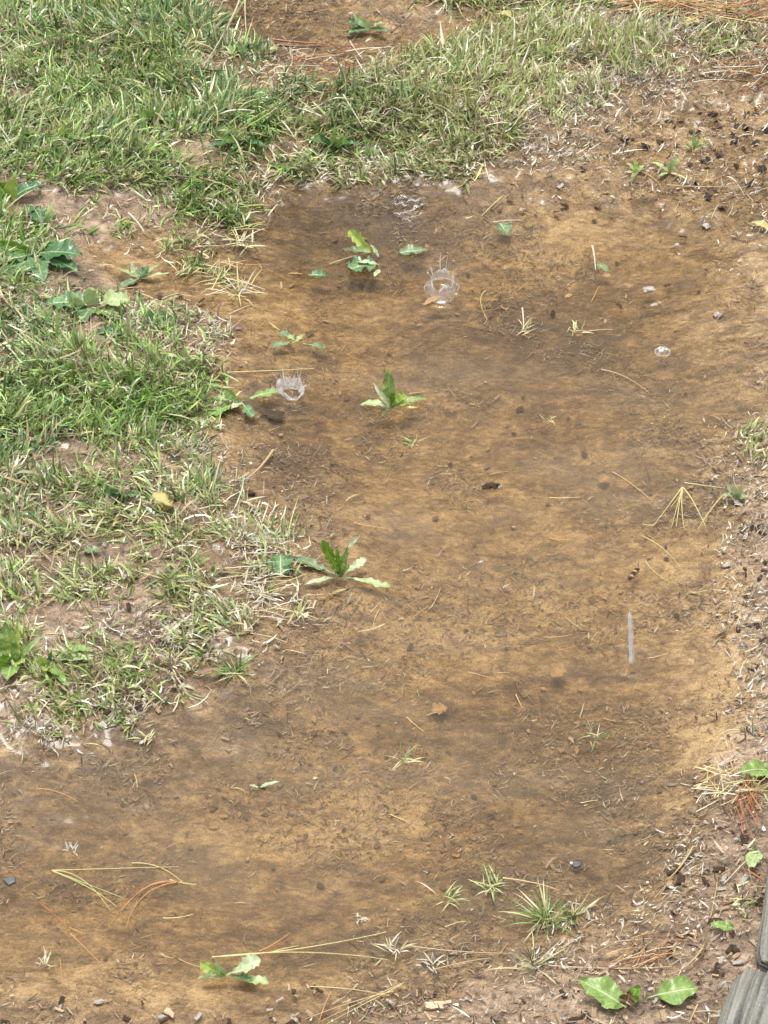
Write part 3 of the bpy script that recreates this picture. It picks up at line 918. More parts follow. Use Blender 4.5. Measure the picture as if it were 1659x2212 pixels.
# ---- weeds on the left lawn
plant('plantain_plant', 'broad-leaved young weed with pale cupped leaves on muddy ground at left', 'weed', 200, 662, [
    ('r', 'pale', 192, 622, .035, 32, .05), ('o', 'blue', 98, 658, .012, 56, .16, dict(up=(0, 0, 1))), ('o', 'pale', 150, 640, .03, 34, .15, dict(base=(175, 668))), ('p', 'pale', 282, 648, .014, 42, .2, dict(up=(0, -.2, 1), wav=.1)),
    ('o', 'blue', 175, 700, .006, 36, .15, dict(up=(0, 0, 1))), ('o', 'fresh', 252, 690, .004, 34, .1, dict(up=(0, 0, 1)))])
plant('broad_leaf', 'dark green heart-shaped leaf tilted up at the grass tip by the puddle', 'leaf', 372, 694, [('o', 'dark', 305, 706, .018, 56, .12, dict(up=(.1, -.5, 1), fold=.2)), ('l', 'tan', 392, 680, .012, 4, .05)])
plant('broad_leaf', 'flat green leaf half hidden in litter left of the heart-shaped leaf', 'leaf', 290, 716, [('o', 'dark', 206, 722, .008, 44, .08, dict(up=(0, 0, 1))), ('o', 'drown', 262, 694, .006, 30, .08, dict(up=(0, 0, 1)))])
plant('plantain_plant', 'large dark plantain at the left edge with glossy overlapping leaves', 'weed', 78, 548, [
    ('o', 'blue', -40, 575, .012, 66, .12, dict(up=(0, 0, 1), fold=.35)), ('o', 'dark', 178, 552, .018, 60, .14, dict(up=(0, -.1, 1), fold=.3)), ('o', 'dark', 170, 588, .004, 44, .1, dict(up=(0, 0, 1))),
    ('o', 'blue', 10, 620, .01, 60, .15, dict(up=(0, 0, 1))), ('o', 'blue', 92, 612, .008, 50, .15, dict(up=(0, 0, 1))), ('d', 'pale', 70, 512, .03, 26, .1), ('l', 'pale', 110, 520, .02, 14, .14), ('l', 'lime', -20, 520, .03, 26, .1)])
plant('broad_leaf', 'bright upright leaf at the left edge over a dark curled leaf', 'leaf', 22, 432, [('o', 'bright', 34, 378, .05, 30, .05), ('o', 'lime', -10, 392, .03, 40, .12), ('o', 'dark', 96, 398, .016, 34, .2, dict(up=(0, 0, 1)))])
plant('thistle_leaf', 'dark jagged leaf lying on bare mud under the upper left grass', 'leaf', 66, 440, [('d', 'dark', 90, 478, .004, 44, .1, dict(up=(0, 0, 1), nL=44)), ('d', 'dark', 60, 462, .008, 30, .1, dict(up=(0, 0, 1)))])
plant('weed_sprout', 'pale-leaved sprout on the mud between lawn and upper puddle', 'weed', 300, 602, [
    ('l', 'silver', 284, 566, .022, 18, .1), ('l', 'pale', 252, 578, .02, 11, .05), ('o', 'dark', 322, 575, .014, 22, .1), ('l', 'pale', 345, 570, .018, 10, .06), ('l', 'drown', 250, 628, .003, 22, .08, dict(up=(0, 0, 1))), ('l', 'pale', 372, 590, .006, 9, .08, dict(up=(0, 0, 1)))])
plant('broadleaf_rosette', 'fresh light green upright rosette at the left edge of the lower lawn', 'weed', 26, 1432, [
    ('o', 'fresh', 12, 1342, .055, 44, .06), ('o', 'bright', 40, 1352, .05, 30, .08), ('l', 'fresh', 72, 1382, .03, 20, .15), ('o', 'lime', -16, 1420, .03, 34, .1), ('o', 'bright', 58, 1424, .012, 34, .14, dict(up=(0, -.2, 1))),
    ('l', 'pale', 104, 1362, .03, 10, .08), ('o', 'fresh', 16, 1470, .006, 40, .15, dict(up=(0, 0, 1)))])
plant('broad_leaf', 'long pale green leaf pair lying side by side on lower left mud', 'leaf', 118, 1412, [('l', 'fresh', 204, 1402, .008, 20, .08, dict(up=(0, 0, 1), base=(138, 1406))), ('l', 'pale', 206, 1422, .006, 24, .06, dict(up=(0, 0, 1), base=(110, 1424)))])
plant('broadleaf_rosette', 'drooping bright green weed below the pale leaf pair', 'weed', 102, 1440, [
    ('o', 'bright', 84, 1420, .022, 26, .1), ('l', 'fresh', 150, 1486, .004, 20, .15, dict(up=(0, 0, 1))), ('l', 'fresh', 128, 1460, .012, 20, .2, dict(up=(0, -.2, 1))), ('o', 'bright', 96, 1450, .014, 22, .1), ('l', 'dark', 112, 1405, .03, 10, .05)])
plant('broad_leaf', 'green leaf lying flat at the left edge beside thin grass', 'leaf', 50, 1216, [('o', 'fresh', -6, 1226, .006, 30, .1, dict(up=(0, 0, 1)))])
plant('broad_leaf', 'small rounded leaf on the mud among thin lower grass', 'leaf', 178, 1192, [('o', 'drown', 220, 1186, .006, 22, .08, dict(up=(0, 0, 1)))])
plant('broad_leaf', 'round pale-veined leaf at the waterline left of the dandelion', 'leaf', 606, 1246, [('r', 'blue', 606, 1198, .012, 50, .1, dict(up=(0, -.3, 1))), ('l', 'silver', 630, 1238, .003, 8, .05, dict(base=(615, 1232)))])
plant('clover_sprig', 'cluster of small bluish clover leaves in the left lawn', 'weed', 262, 1072, [
    ('r', 'blue', 240, 1062, .02, 26, .1), ('r', 'blue', 275, 1074, .022, 24, .1), ('r', 'blue', 305, 1070, .02, 22, .1), ('r', 'blue', 225, 1056, .024, 22, .1)])
plant('clover_sprig', 'pair of pale round leaves in grass at the left edge', 'weed', 18, 1086, [('r', 'pale', 8, 1068, .026, 26, .1), ('r', 'blue', 32, 1072, .02, 20, .1), ('r', 'blue', 78, 1114, .012, 26, .1, dict(base=(62, 1124)))])
plant('weed_sprout', 'bright star-shaped weed in the upper left lawn', 'weed', 130, 300, [
    ('l', 'bright', 110, 282, .02, 16, .12), ('l', 'fresh', 160, 282, .022, 16, .12), ('l', 'fresh', 190, 304, .012, 16, .15), ('l', 'fresh', 95, 310, .012, 18, .15), ('l', 'bright', 140, 268, .035, 14, .05)])
plant('weed_sprout', 'cluster of large strap leaves in the middle of the upper left lawn', 'weed', 330, 260, [
    ('l', 'fresh', 300, 232, .03, 14, .12), ('l', 'bright', 350, 228, .035, 13, .1), ('l', 'fresh', 372, 262, .012, 15, .2), ('l', 'blue', 290, 270, .012, 14, .2), ('l', 'fresh', 330, 226, .045, 12, .05), ('l', 'blue', 385, 244, .02, 12, .15)])
plant('broad_leaf', 'green triangular leaf in grass below the small top puddle', 'leaf', 532, 104, [('o', 'fresh', 492, 118, .012, 34, .1, dict(up=(0, -.2, 1)))])
plant('weed_sprout', 'low dark green weed at the right end of the top puddle', 'weed', 800, 62, [
    ('d', 'dark', 752, 48, .014, 28, .1, dict(up=(0, -.2, 1))), ('l', 'blue', 748, 72, .004, 22, .08, dict(up=(0, 0, 1))), ('l', 'pale', 830, 48, .02, 14, .1), ('l', 'blue', 838, 70, .008, 18, .1, dict(up=(0, 0, 1))), ('l', 'pale', 762, 28, .03, 18, .1)])
plant('weed_sprout', 'dark leafy weed clump on the lawn edge above the puddle', 'weed', 720, 318, [
    ('l', 'dark', 668, 302, .02, 18, .2), ('l', 'dark', 690, 290, .03, 16, .12), ('l', 'fresh', 752, 292, .03, 16, .12), ('l', 'dark', 778, 312, .014, 18, .2, dict(up=(0, 0, 1))), ('l', 'fresh', 720, 282, .04, 14, .05), ('l', 'dark', 700, 334, .004, 16, .1, dict(up=(0, 0, 1)))])
plant('weed_sprout', 'low dark strap-leaved weed on the lawn edge left of the puddle corner', 'weed', 520, 308, [
    ('l', 'dark', 440, 322, .012, 16, .15, dict(up=(0, 0, 1))), ('l', 'fresh', 470, 292, .026, 15, .15), ('l', 'dark', 580, 318, .008, 16, .15, dict(up=(0, 0, 1))), ('l', 'blue', 545, 296, .02, 14, .15), ('l', 'dark', 500, 328, .006, 14, .15, dict(up=(0, 0, 1)))])
# ---- right side
plant('weed_sprout', 'pale sprout standing in the muddy water among dark clods', 'weed', 1500, 322, [
    ('l', 'pale', 1498, 282, .04, 9, .05), ('l', 'pale', 1480, 300, .018, 8, .12), ('l', 'bright', 1525, 296, .02, 9, .12), ('l', 'pale', 1472, 316, .008, 8, .12), ('l', 'fresh', 1530, 312, .01, 8, .15), ('l', 'pale', 1510, 298, .026, 7, .08)])
plant('weed_sprout', 'yellowish sprout with broad bent leaves on the upper right mud', 'weed', 1445, 372, [
    ('l', 'pale', 1464, 334, .03, 18, .1), ('l', 'pale', 1405, 350, .012, 11, .2, dict(up=(0, 0, 1))), ('l', 'pale', 1420, 382, .004, 8, .06, dict(up=(0, 0, 1))), ('l', 'yellow', 1485, 388, .003, 8, .06, dict(up=(0, 0, 1))), ('l', 'pale', 1452, 352, .02, 10, .1)])
plant('weed_sprout', 'short yellow-green sprout beside the bent-leaved sprout on upper right mud', 'weed', 1375, 374, [
    ('l', 'pale', 1352, 350, .016, 10, .15), ('l', 'bright', 1372, 342, .022, 10, .08), ('l', 'pale', 1394, 356, .014, 11, .15), ('l', 'pale', 1346, 372, .006, 9, .1, dict(up=(0, 0, 1))), ('l', 'bright', 1362, 384, .004, 9, .1, dict(up=(0, 0, 1)))])
plant('plantain_plant', 'foreground weed of two bright green toothed leaves and one dying brown leaf', 'weed', 1352, 2176, [
    ('o', 'fresh', 1250, 2116, .016, 62, .1, dict(up=(0, -.2, 1), fold=.3)), ('o', 'lime', 1382, 2128, .02, 34, .06), ('o', 'brownleaf', 1362, 2140, .02, 34, .05), ('l', 'brownleaf', 1345, 2200, .003, 6, .1, dict(up=(0, 0, 1)))])
plant('broad_leaf', 'single glossy bright green leaf on the mud beside the grey timber', 'leaf', 1396, 2156, [('p', 'fresh', 1508, 2134, .012, 62, .12, dict(up=(0, -.25, 1), fold=.25))])
plant('broad_leaf', 'pointed bright green leaf at the right edge above a straw tangle', 'leaf', 1672, 1664, [('o', 'fresh', 1596, 1668, .014, 44, .12, dict(up=(0, -.2, 1))), ('o', 'dark', 1650, 1682, .006, 26, .1, dict(up=(0, 0, 1)))])
plant('broad_leaf', 'small serrated green leaf on mulch left of the timber', 'leaf', 1590, 2008, [('o', 'fresh', 1532, 1996, .008, 24, .12, dict(up=(0, -.1, 1)))])
plant('clover_sprig', 'pale round leaf on a thin stalk near the right edge', 'weed', 1636, 1836, [('r', 'pale', 1620, 1872, .014, 32, .06, dict(up=(0, -.2, 1))), ('l', 'pale', 1630, 1818, .02, 5, .05), ('l', 'pale', 1618, 1828, .016, 4, .05)])
plant('white_flower_sprig', 'leggy sprig with tiny whitish leaves at the right waterline', 'weed', 1592, 1078, [
    ('o', 'silver', 1568, 1040, .03, 13, .1), ('o', 'silver', 1582, 1048, .03, 12, .1), ('o', 'pale', 1602, 1044, .028, 12, .1), ('o', 'silver', 1576, 1062, .02, 12, .1), ('o', 'pale', 1618, 1072, .012, 13, .1), ('o', 'silver', 1600, 1062, .02, 11, .1),
    ('o', 'pale', 1558, 1068, .012, 10, .1)])
plant('white_flower_sprig', 'small white-tipped sprig floating alone in the lower left puddle', 'weed', 560, 1702, [
    ('o', 'silver', 604, 1688, .008, 10, .1), ('o', 'silver', 590, 1692, .01, 9, .1), ('o', 'silver', 578, 1696, .008, 8, .1), ('o', 'silver', 538, 1696, .008, 7, .1), ('o', 'drown', 548, 1706, .004, 9, .1), ('o', 'silver', 562, 1698, .008, 7, .1)])

# ---- single grass tufts standing in water or on bare mud
BLADE_MATS = dict(g=mat_plain('tuft_blade_green', (.1, .2, .04), (.2, .3, .08), 40, .35, .2), y=mat_plain('tuft_blade_yellow', (.4, .42, .16), (.55, .52, .28), 40, .4, .2),
                  d=mat_plain('tuft_blade_dark', (.05, .07, .03), (.1, .12, .05), 40, .4, .2), s=mat_plain('tuft_blade_straw', (.45, .36, .2), (.62, .54, .36), 40, .45, .2),
                  w=mat_plain('tuft_blade_white', (.42, .39, .31), (.62, .59, .5), 40, .4, .2))


def tuft(label, u, v, n, Lpx, hpx, mats, flat=.5, wpx=4, spread=(0, 6.283), group=None):
    b = ground_at(u, v)
    root = thing('grass_tuft', label, 'grass tuft', tuple(b), group)
    m = mpp(v)
    r = random.Random(int(u * 7 + v))
    for i in range(int(n * 1.7)):
        a = r.uniform(*spread); L = Lpx * m * r.uniform(.45, 1.25); fl = r.random() < flat
        h = (r.uniform(.05, .3) if fl else r.uniform(.5, .95)) * L
        rad = math.sqrt(max(L * L - h * h, 1e-6))
        B = b + np.array([r.gauss(0, 7) * m, r.gauss(0, 7) * m, -.002])
        T = B + np.array([math.cos(a) * rad, math.sin(a) * rad, h + .002])
        V, F, UV, C, N2, wv = leaf_geo(B, T, wpx * m * r.uniform(.35, .85), 'l', arch=r.uniform(.02, .42), fold=.3, wav=0, nL=8, nW=2, up=(r.uniform(-.2, .2), -.15, 1), twist=r.uniform(-1, 1), seed=i)
        link('grass_blade', mesh_np('grass_blade', V - b, F, None, UV, True, BLADE_MATS[r.choice(mats)]), root)
    return root


tuft('star-shaped green grass tuft fanning over the water at the lower lawn tip', 505, 1450, 22, 62, 0, 'gggyd', .6, 5)
tuft('largest grass tuft in the foreground shallows near the right bank', 1180, 1990, 40, 84, 0, 'ggyygs', .35, 4.5)
tuft('grass tuft just right of the largest foreground tuft', 1236, 1982, 24, 66, 0, 'gyyds', .4, 4.5)
tuft('dark dead grass stalks below the largest foreground tuft', 1150, 2088, 18, 80, 0, 'dddsy', .3, 4.5)
tuft('small floating grass sprig left of the largest foreground tuft', 960, 1942, 9, 52, 0, 'gys', .8, 4)
tuft('green grass sprig arching over the shallows above the largest tuft', 1065, 1915, 16, 62, 0, 'ggyy', .7, 4)
tuft('thin yellow grass sprig poking out of the mid right puddle', 1240, 714, 7, 34, 0, 'yys', .6, 4)
tuft('small tuft with one tall pale stalk in the upper puddle', 1135, 716, 7, 34, 0, 'ssy', .6, 4)
tuft('little yellow-green floating sprig below the upright-leaf dandelion', 893, 958, 8, 28, 0, 'yyg', .85, 4)
tuft('white-bladed grass sprig in the middle of the lower puddle', 868, 1642, 11, 42, 0, 'wsyg', .7, 4)
tuft('yellow tuft at the lower left waterline', 318, 1598, 9, 34, 0, 'yys', .6, 5)
tuft('drowned grass tuft under the lower right puddle', 1285, 1592, 10, 44, 0, 'dsg', .9, 3)
tuft('pale grass tuft lying at the puddle corner by the upper lawn', 528, 528, 9, 44, 0, 'yyw', .8, 5)
tuft('yellow grass tuft in shallow water left of the upper puddle', 470, 600, 13, 50, 0, 'yyg', .7, 4)
tuft('grass tuft with long pale runners below the yellow shallow-water tuft', 512, 632, 12, 62, 0, 'yyws', .8, 4)
tuft('wispy pale tuft on bare mud left of the upper puddle', 400, 588, 12, 44, 0, 'ygs', .55, 4)
tuft('olive grass tuft upright in shallows under the lawn tongue', 365, 540, 14, 46, 0, 'ygg', .4, 4)
tuft('tiny green and white tuft in the bottom left shallows', 95, 2082, 9, 34, 0, 'gws', .4, 5)
tuft('tiny brown starburst sprig in the right middle puddle', 1188, 908, 7, 24, 0, 'sy', .85, 3)
tuft('frayed white grass clump beside the long floating needles', 850, 2050, 12, 40, 0, 'wwsy', .7, 5)
tuft('white frayed sprig right of the frayed clump', 930, 2082, 8, 34, 0, 'wws', .8, 5)
tuft('white starry floating scrap in the lower left puddle', 155, 1836, 6, 24, 0, 'w', .8, 5)
tuft('white frayed scrap floating in the lower middle puddle', 780, 1984, 7, 22, 0, 'ws', .7, 5)
tuft('sparse grass fan at the lawn edge above the dark puddle corner', 640, 372, 14, 46, 0, 'ygs', .6, 4)
tuft('broad pale grass tuft at the upper puddle rim', 850, 372, 16, 46, 0, 'yygw', .6, 4)
tuft('bright green spiky tuft on the lawn above the puddle', 1000, 305, 20, 56, 0, 'gggy', .45, 5)
tuft('grass tuft at the lawn shore right of the dandelion patch', 570, 1290, 18, 52, 0, 'ygsw', .6, 5)
tuft('pale straw-like tuft leaning over the waterline at mid lawn', 590, 1180, 14, 46, 0, 'ysw', .6, 5)
tuft('light green fluffy tuft at the lawn tip beside orange mud', 450, 1085, 20, 46, 0, 'gyyg', .4, 5)
tuft('rooted pale tuft trailing straws into the lower water', 375, 1432, 14, 50, 0, 'swyg', .7, 5)

# ---- pine needles and straws
NCOL = dict(o=(.45, .25, .09), r=(.33, .12, .05), y=(.55, .47, .2), t=(.5, .36, .19), g=(.42, .44, .16), d=(.14, .085, .045), w=(.62, .55, .4))


def curve_pts(pts, lift, n=14, water=True):
    Q = np.array([ground_at(u, v, lift, water) for u, v in pts])
    if len(Q) == 2:
        d = Q[1] - Q[0]; Q = np.array([Q[0], (Q[0] + Q[1]) / 2 + np.array([-d[1], d[0], 0]) * random.uniform(-.05, .05), Q[1]])
    return bez(Q[0], 2 * Q[1] - .5 * (Q[0] + Q[2]), Q[2], n)


def strands(name, part, label, cat, lines, rpx=1.3, lift=.002, group=None, water=True):
    """lines: (colour code, points)"""
    a = ground_at(*lines[0][1][0], 0, water)
    root = thing(name, label, cat, tuple(a), group)
    for c, pts in lines:
        C = curve_pts(pts, lift, water=water)
        R = np.linspace(1, .45, len(C)) * rpx * mpp(pts[0][1])
        V, F = tube(C, R, 5)
        col = np.array(NCOL[c]) * random.uniform(.7, 1.0)
        link(part, mesh_np(part, V - a, F, np.tile(col, (len(V), 1)), None, True, M['needle']), root)
    return root


strands('pine_needle_cluster', 'needle', 'yellow-green pine needle cluster forming a wedge in the lower left water', 'pine needles', [
    ('y', [(112, 1884), (240, 1880), (385, 1876)]), ('g', [(112, 1884), (185, 1912), (268, 1944)]), ('g', [(115, 1886), (190, 1920), (252, 1962)]), ('y', [(118, 1885), (180, 1905), (238, 1970)])], 1.6, .003)
strands('pine_needle', 'needle', 'single bent yellow pine needle above the reddish needle cluster', 'pine needle', [('y', [(285, 1867), (345, 1876), (398, 1912)])], 1.6)
strands('pine_needle_cluster', 'needle', 'reddish brown pine needle cluster curving in the lower left water', 'pine needles', [
    ('o', [(385, 1908), (310, 1925), (240, 1998)]), ('r', [(385, 1908), (300, 1928), (250, 1985)]), ('o', [(380, 1910), (310, 1940), (272, 2010)]), ('o', [(382, 1909), (320, 1918), (262, 1972)])], 1.6, .003)
strands('pine_needle_cluster', 'needle', 'two very long tan pine needles joined at the tip across the foreground', 'pine needles', [
    ('y', [(458, 2072), (640, 2055), (835, 2018)]), ('y', [(458, 2073), (650, 2062), (838, 2078)])], 1.8, .004)
strands('pine_needle_cluster', 'needle', 'short red-tipped pine needles rising from the long tan needles', 'pine needles', [('o', [(560, 2060), (595, 2042), (626, 2020)]), ('r', [(566, 2058), (600, 2045), (636, 2028)])], 1.7, .004)
strands('pine_needle_cluster', 'needle', 'bundle of tan pine needles crossing the bottom edge', 'pine needles', [
    ('t', [(872, 2128), (790, 2165), (690, 2212)]), ('y', [(868, 2132), (790, 2172), (700, 2220)]), ('t', [(850, 2146), (760, 2170), (660, 2206)]), ('o', [(715, 2148), (700, 2180), (688, 2218)]), ('y', [(670, 2136), (760, 2142), (840, 2156)])], 1.6, .004)
strands('pine_needle_cluster', 'needle', 'splayed fan of pale pine needles at the right waterline', 'pine needles', [
    ('y', [(1473, 1060), (1452, 1088), (1412, 1142)]), ('y', [(1473, 1060), (1462, 1100), (1450, 1147)]), ('y', [(1473, 1060), (1466, 1100), (1460, 1146)]), ('y', [(1474, 1060), (1472, 1100), (1477, 1148)]), ('y', [(1474, 1060), (1496, 1090), (1524, 1146)]),
    ('t', [(1412, 1142), (1398, 1142), (1386, 1138)])], 1.6, .006)
strands('straw_stem', 'stem', 'pale stem leaning from the whitish sprig down to the needle fan', 'straw', [('y', [(1560, 1078), (1532, 1112), (1506, 1152)])], 2, .006)
strands('straw_stem', 'stem', 'pale stem lying left of the whitish sprig', 'straw', [('y', [(1478, 1050), (1520, 1056), (1566, 1062)])], 1.8, .006)
strands('straw_stem', 'stem', 'thin straw on the water just above the small left splash', 'straw', [('y', [(490, 808), (590, 804), (680, 799)])], 1.5, .003)
strands('straw_stem', 'stem', 'tan straw in the right middle puddle below the bubble splash', 'straw', [('t', [(1298, 802), (1350, 818), (1402, 852)])], 2.0, .003)
strands('straw_stem', 'stem', 'tan straw in the right puddle above the fan of needles', 'straw', [('t', [(1322, 1022), (1360, 1045), (1408, 1084)])], 1.6, .002)
strands('straw_stem', 'stem', 'yellow straw in the right puddle below the fan of needles', 'straw', [('y', [(1386, 1160), (1430, 1186), (1472, 1230)])], 1.7, .002)
strands('straw_stem', 'stem', 'yellow straw beside the small dark caterpillar-like scrap', 'straw', [('y', [(1394, 1214), (1416, 1240), (1452, 1262)])], 1.6, .002)
strands('straw_stem', 'stem', 'bent thin straw right of the big splash crown', 'straw', [('y', [(1050, 630), (1038, 652), (1052, 692)])], 1.5, .002)
strands('straw_stem', 'stem', 'pale diagonal straw in the upper puddle below the lawn', 'straw', [('y', [(1085, 428), (1062, 448), (1040, 470)])], 1.6, .003)
strands('straw_stem', 'stem', 'thin tan straw parallel to the diagonal straw in the upper puddle', 'straw', [('t', [(1100, 424), (1084, 436), (1064, 456)])], 1.2, .003)
strands('straw_stem', 'stem', 'short pale straw above the pale squarish sunken leaf', 'straw', [('w', [(1065, 484), (1095, 480), (1128, 479)])], 1.8, .003)
strands('straw_stem', 'stem', 'white stalk standing by a little green leaf in the upper right puddle', 'straw', [('w', [(1279, 536), (1283, 556), (1286, 588)])], 2.6, .004)
strands('straw_stem', 'stem', 'tall pale stalk rising from the small upper-puddle tuft', 'straw', [('w', [(1128, 670), (1130, 690), (1131, 716)])], 2.0, .004)
strands('straw_stem', 'stem', 'pale straw lying along the upper puddle near the crinkled leaf', 'straw', [('y', [(712, 574), (760, 558), (800, 549)])], 1.5, .003)
strands('straw_stem', 'stem', 'long tan straw on upper right mud below the sprouts', 'straw', [('t', [(1440, 404), (1510, 408), (1596, 406)])], 1.6, .004)
strands('straw_stem', 'stem', 'long pale stem lying over the lawn edge toward the puddle', 'straw', [('t', [(1360, 368), (1400, 382), (1428, 408)])], 1.8, .004)
strands('straw_stem', 'stem', 'thin needle sunk in the far left lower puddle', 'straw', [('o', [(80, 1705), (125, 1712), (170, 1734)])], 1.4, .001)
strands('straw_stem', 'stem', 'dark red needle curving in the bottom left shallows', 'straw', [('r', [(85, 1950), (130, 1990), (150, 2016)])], 1.4, .001)
strands('straw_stem', 'stem', 'tan needle running down to the bottom left shallows', 'straw', [('o', [(152, 2018), (180, 2045), (215, 2080)])], 1.5, .001)
strands('straw_stem', 'stem', 'pale stem trailing from the rooted tuft into lower water', 'straw', [('w', [(372, 1440), (390, 1490), (440, 1514)])], 1.7, .002)
strands('straw_stem', 'stem', 'pale rope-like straw crossing the shallows under the largest tuft', 'straw', [('t', [(885, 2048), (990, 2060), (1110, 2064)])], 1.8, .004)
strands('straw_stem', 'stem', 'tan straw below the frayed white sprig in foreground', 'straw', [('t', [(935, 2100), (1000, 2084), (1060, 2074)])], 1.8, .004)
strands('straw_stem', 'stem', 'long tan stem lying beneath the two-leaved foreground weed', 'straw', [('t', [(1185, 2092), (1320, 2098), (1450, 2094)])], 2.0, .005)
strands('straw_stem', 'stem', 'curved tan stem linking largest tuft to the arching sprig', 'straw', [('t', [(1086, 1904), (1150, 1914), (1200, 1928)])], 2.0, .006)
strands('dry_stem', 'stem', 'tall dry vertical stem at the left end of the top puddle', 'dry stem', [('w', [(534, -20), (530, 30), (533, 92)])], 2.2, .02)
strands('dry_stem', 'stem', 'tall dry stem slanting left beside the top puddle', 'dry stem', [('w', [(520, 18), (490, 85), (440, 168)])], 2.4, .02)
strands('dry_stem', 'stem', 'pale dry stalk lying on the lawn at the left edge', 'dry stem', [('w', [(-5, 275), (14, 305), (32, 325)])], 2.4, .012)
strands('dry_stem', 'stem', 'pale dry stalk slanting across the middle lawn', 'dry stem', [('w', [(742, 228), (762, 262), (784, 298)])], 2.0, .02)
strands('dry_stem', 'stem', 'pale stalk with white stub on mud below the lawn tongue', 'dry stem', [('w', [(278, 470), (296, 488), (312, 510)])], 3.2, .008)
strands('dry_stem', 'stem', 'long pale stalk lying on mud left of the young weed', 'dry stem', [('t', [(-5, 640), (45, 690), (100, 716)])], 2.6, .01)
strands('dry_stem', 'stem', 'thin dry stem crossing the right bank beside the straw tangle', 'dry stem', [('t', [(1576, 1660), (1594, 1720), (1600, 1790)])], 2.2, .012)
strands('dry_stem', 'stem', 'tan stem on the right bank below the straw tangle', 'dry stem', [('t', [(1488, 1842), (1460, 1890), (1412, 1948)])], 2.0, .006)
strands('dry_stem', 'stem', 'pale stem running from the pale round leaf down the mulch', 'dry stem', [('w', [(1614, 1866), (1590, 1890), (1562, 1920)])], 2.2, .008)
strands('dry_stem', 'stem', 'thin straight stem on mulch above the serrated leaf', 'dry stem', [('t', [(1550, 1906), (1542, 1950), (1534, 1990)])], 1.8, .006)
strands('dry_stem', 'stem', 'forked tan stem on mud at the bottom beside the timber', 'dry stem', [('t', [(1500, 2196), (1530, 2194), (1556, 2196)]), ('t', [(1506, 2180), (1498, 2196), (1490, 2216)])], 2.0, .008)
strands('twig', 'stem', 'brown twig lying along the grass above the dark puddle corner', 'twig', [('d', [(360, 394), (430, 398), (470, 404)]), ('t', [(430, 398), (480, 412), (502, 424)])], 2.4, .012)
strands('twig', 'stem', 'thick tan twig stuck in the left puddle near orange mud', 'twig', [('t', [(590, 976), (566, 1008), (536, 1036)])], 3.2, .003)
strands('twig', 'stem', 'long red-brown twig under the small top puddle', 'twig', [('r', [(585, 96), (640, 102), (705, 106)]), ('d', [(600, 108), (660, 112), (720, 108)])], 3.0, .01)
strands('twig', 'stem', 'short dark twig at the right end of the top puddle', 'twig', [('d', [(846, 84), (868, 64), (892, 42)])], 2.4, .012)
strands('twig', 'stem', 'dark bent twig on the right bank waterline', 'twig', [('d', [(1480, 1862), (1496, 1848), (1500, 1840)]), ('t', [(1496, 1838), (1470, 1880), (1440, 1910)])], 2.2, .008)
strands('twig', 'stem', 'red-brown stick on the mulch near the right edge', 'twig', [('r', [(1612, 1892), (1628, 1902), (1648, 1914)])], 3.4, .01)
strands('twig', 'stem', 'dark branching twig over mud right of the foreground weed', 'twig', [('d', [(1524, 2050), (1505, 2092), (1480, 2110)]), ('t', [(1515, 2062), (1480, 2100), (1440, 2118)])], 2.4, .01)
strands('twig', 'stem', 'black twig stub sunken in the lower middle puddle', 'twig', [('d', [(1118, 1476), (1118, 1488), (1132, 1510)])], 4.0, .001)
strands('twig', 'stem', 'short dark splinter in the middle puddle', 'twig', [('d', [(1062, 1342), (1076, 1334), (1090, 1324)])], 2.2, .001)

NLOOK = dict(o='orange', r='dark red', y='yellowish', t='tan', g='greenish', d='dark brown', w='pale')
# pine straw mats: each needle a thing
def needle_field(n, boxes, cols, lpx, label, group, rpx=1.3, ang=(0, .35), lift=(.004, .022), name='pine_needle', cat='pine needle'):
    r = random.Random(len(label) * 13 + n)
    for i in range(n):
        x0, y0, x1, y1 = r.choice(boxes)
        u, v = r.uniform(x0, x1), r.uniform(y0, y1)
        a = r.gauss(*ang); L = r.uniform(*lpx)
        p = ground_at(u, v, r.uniform(*lift))
        m = mpp(v)
        L *= m
        d = np.array([math.cos(a), math.sin(a), 0]); nrm = np.array([-d[1], d[0], 0])
        Cc = bez(p - d * L / 2, p + nrm * L * r.uniform(-.12, .12) + np.array([0, 0, .004]), p + d * L / 2 + np.array([0, 0, r.uniform(-.004, .006)]), 7)
        Cc[:, 2] = np.maximum(Cc[:, 2], np.maximum(H(Cc[:, 0], Cc[:, 1]), 0) + .002)
        V, F = tube(Cc, np.linspace(1, .5, 7) * rpx * m, 4)
        cc_ = r.choice(cols)
        col = np.array(NCOL[cc_]) * r.uniform(.75, 1.25)
        o = link(name, mesh_np(name, V - p, F, np.tile(col, (len(V), 1)), None, True, M['needle']), None, tuple(p))
        tag(o, label.format(NLOOK[cc_]), cat, group)


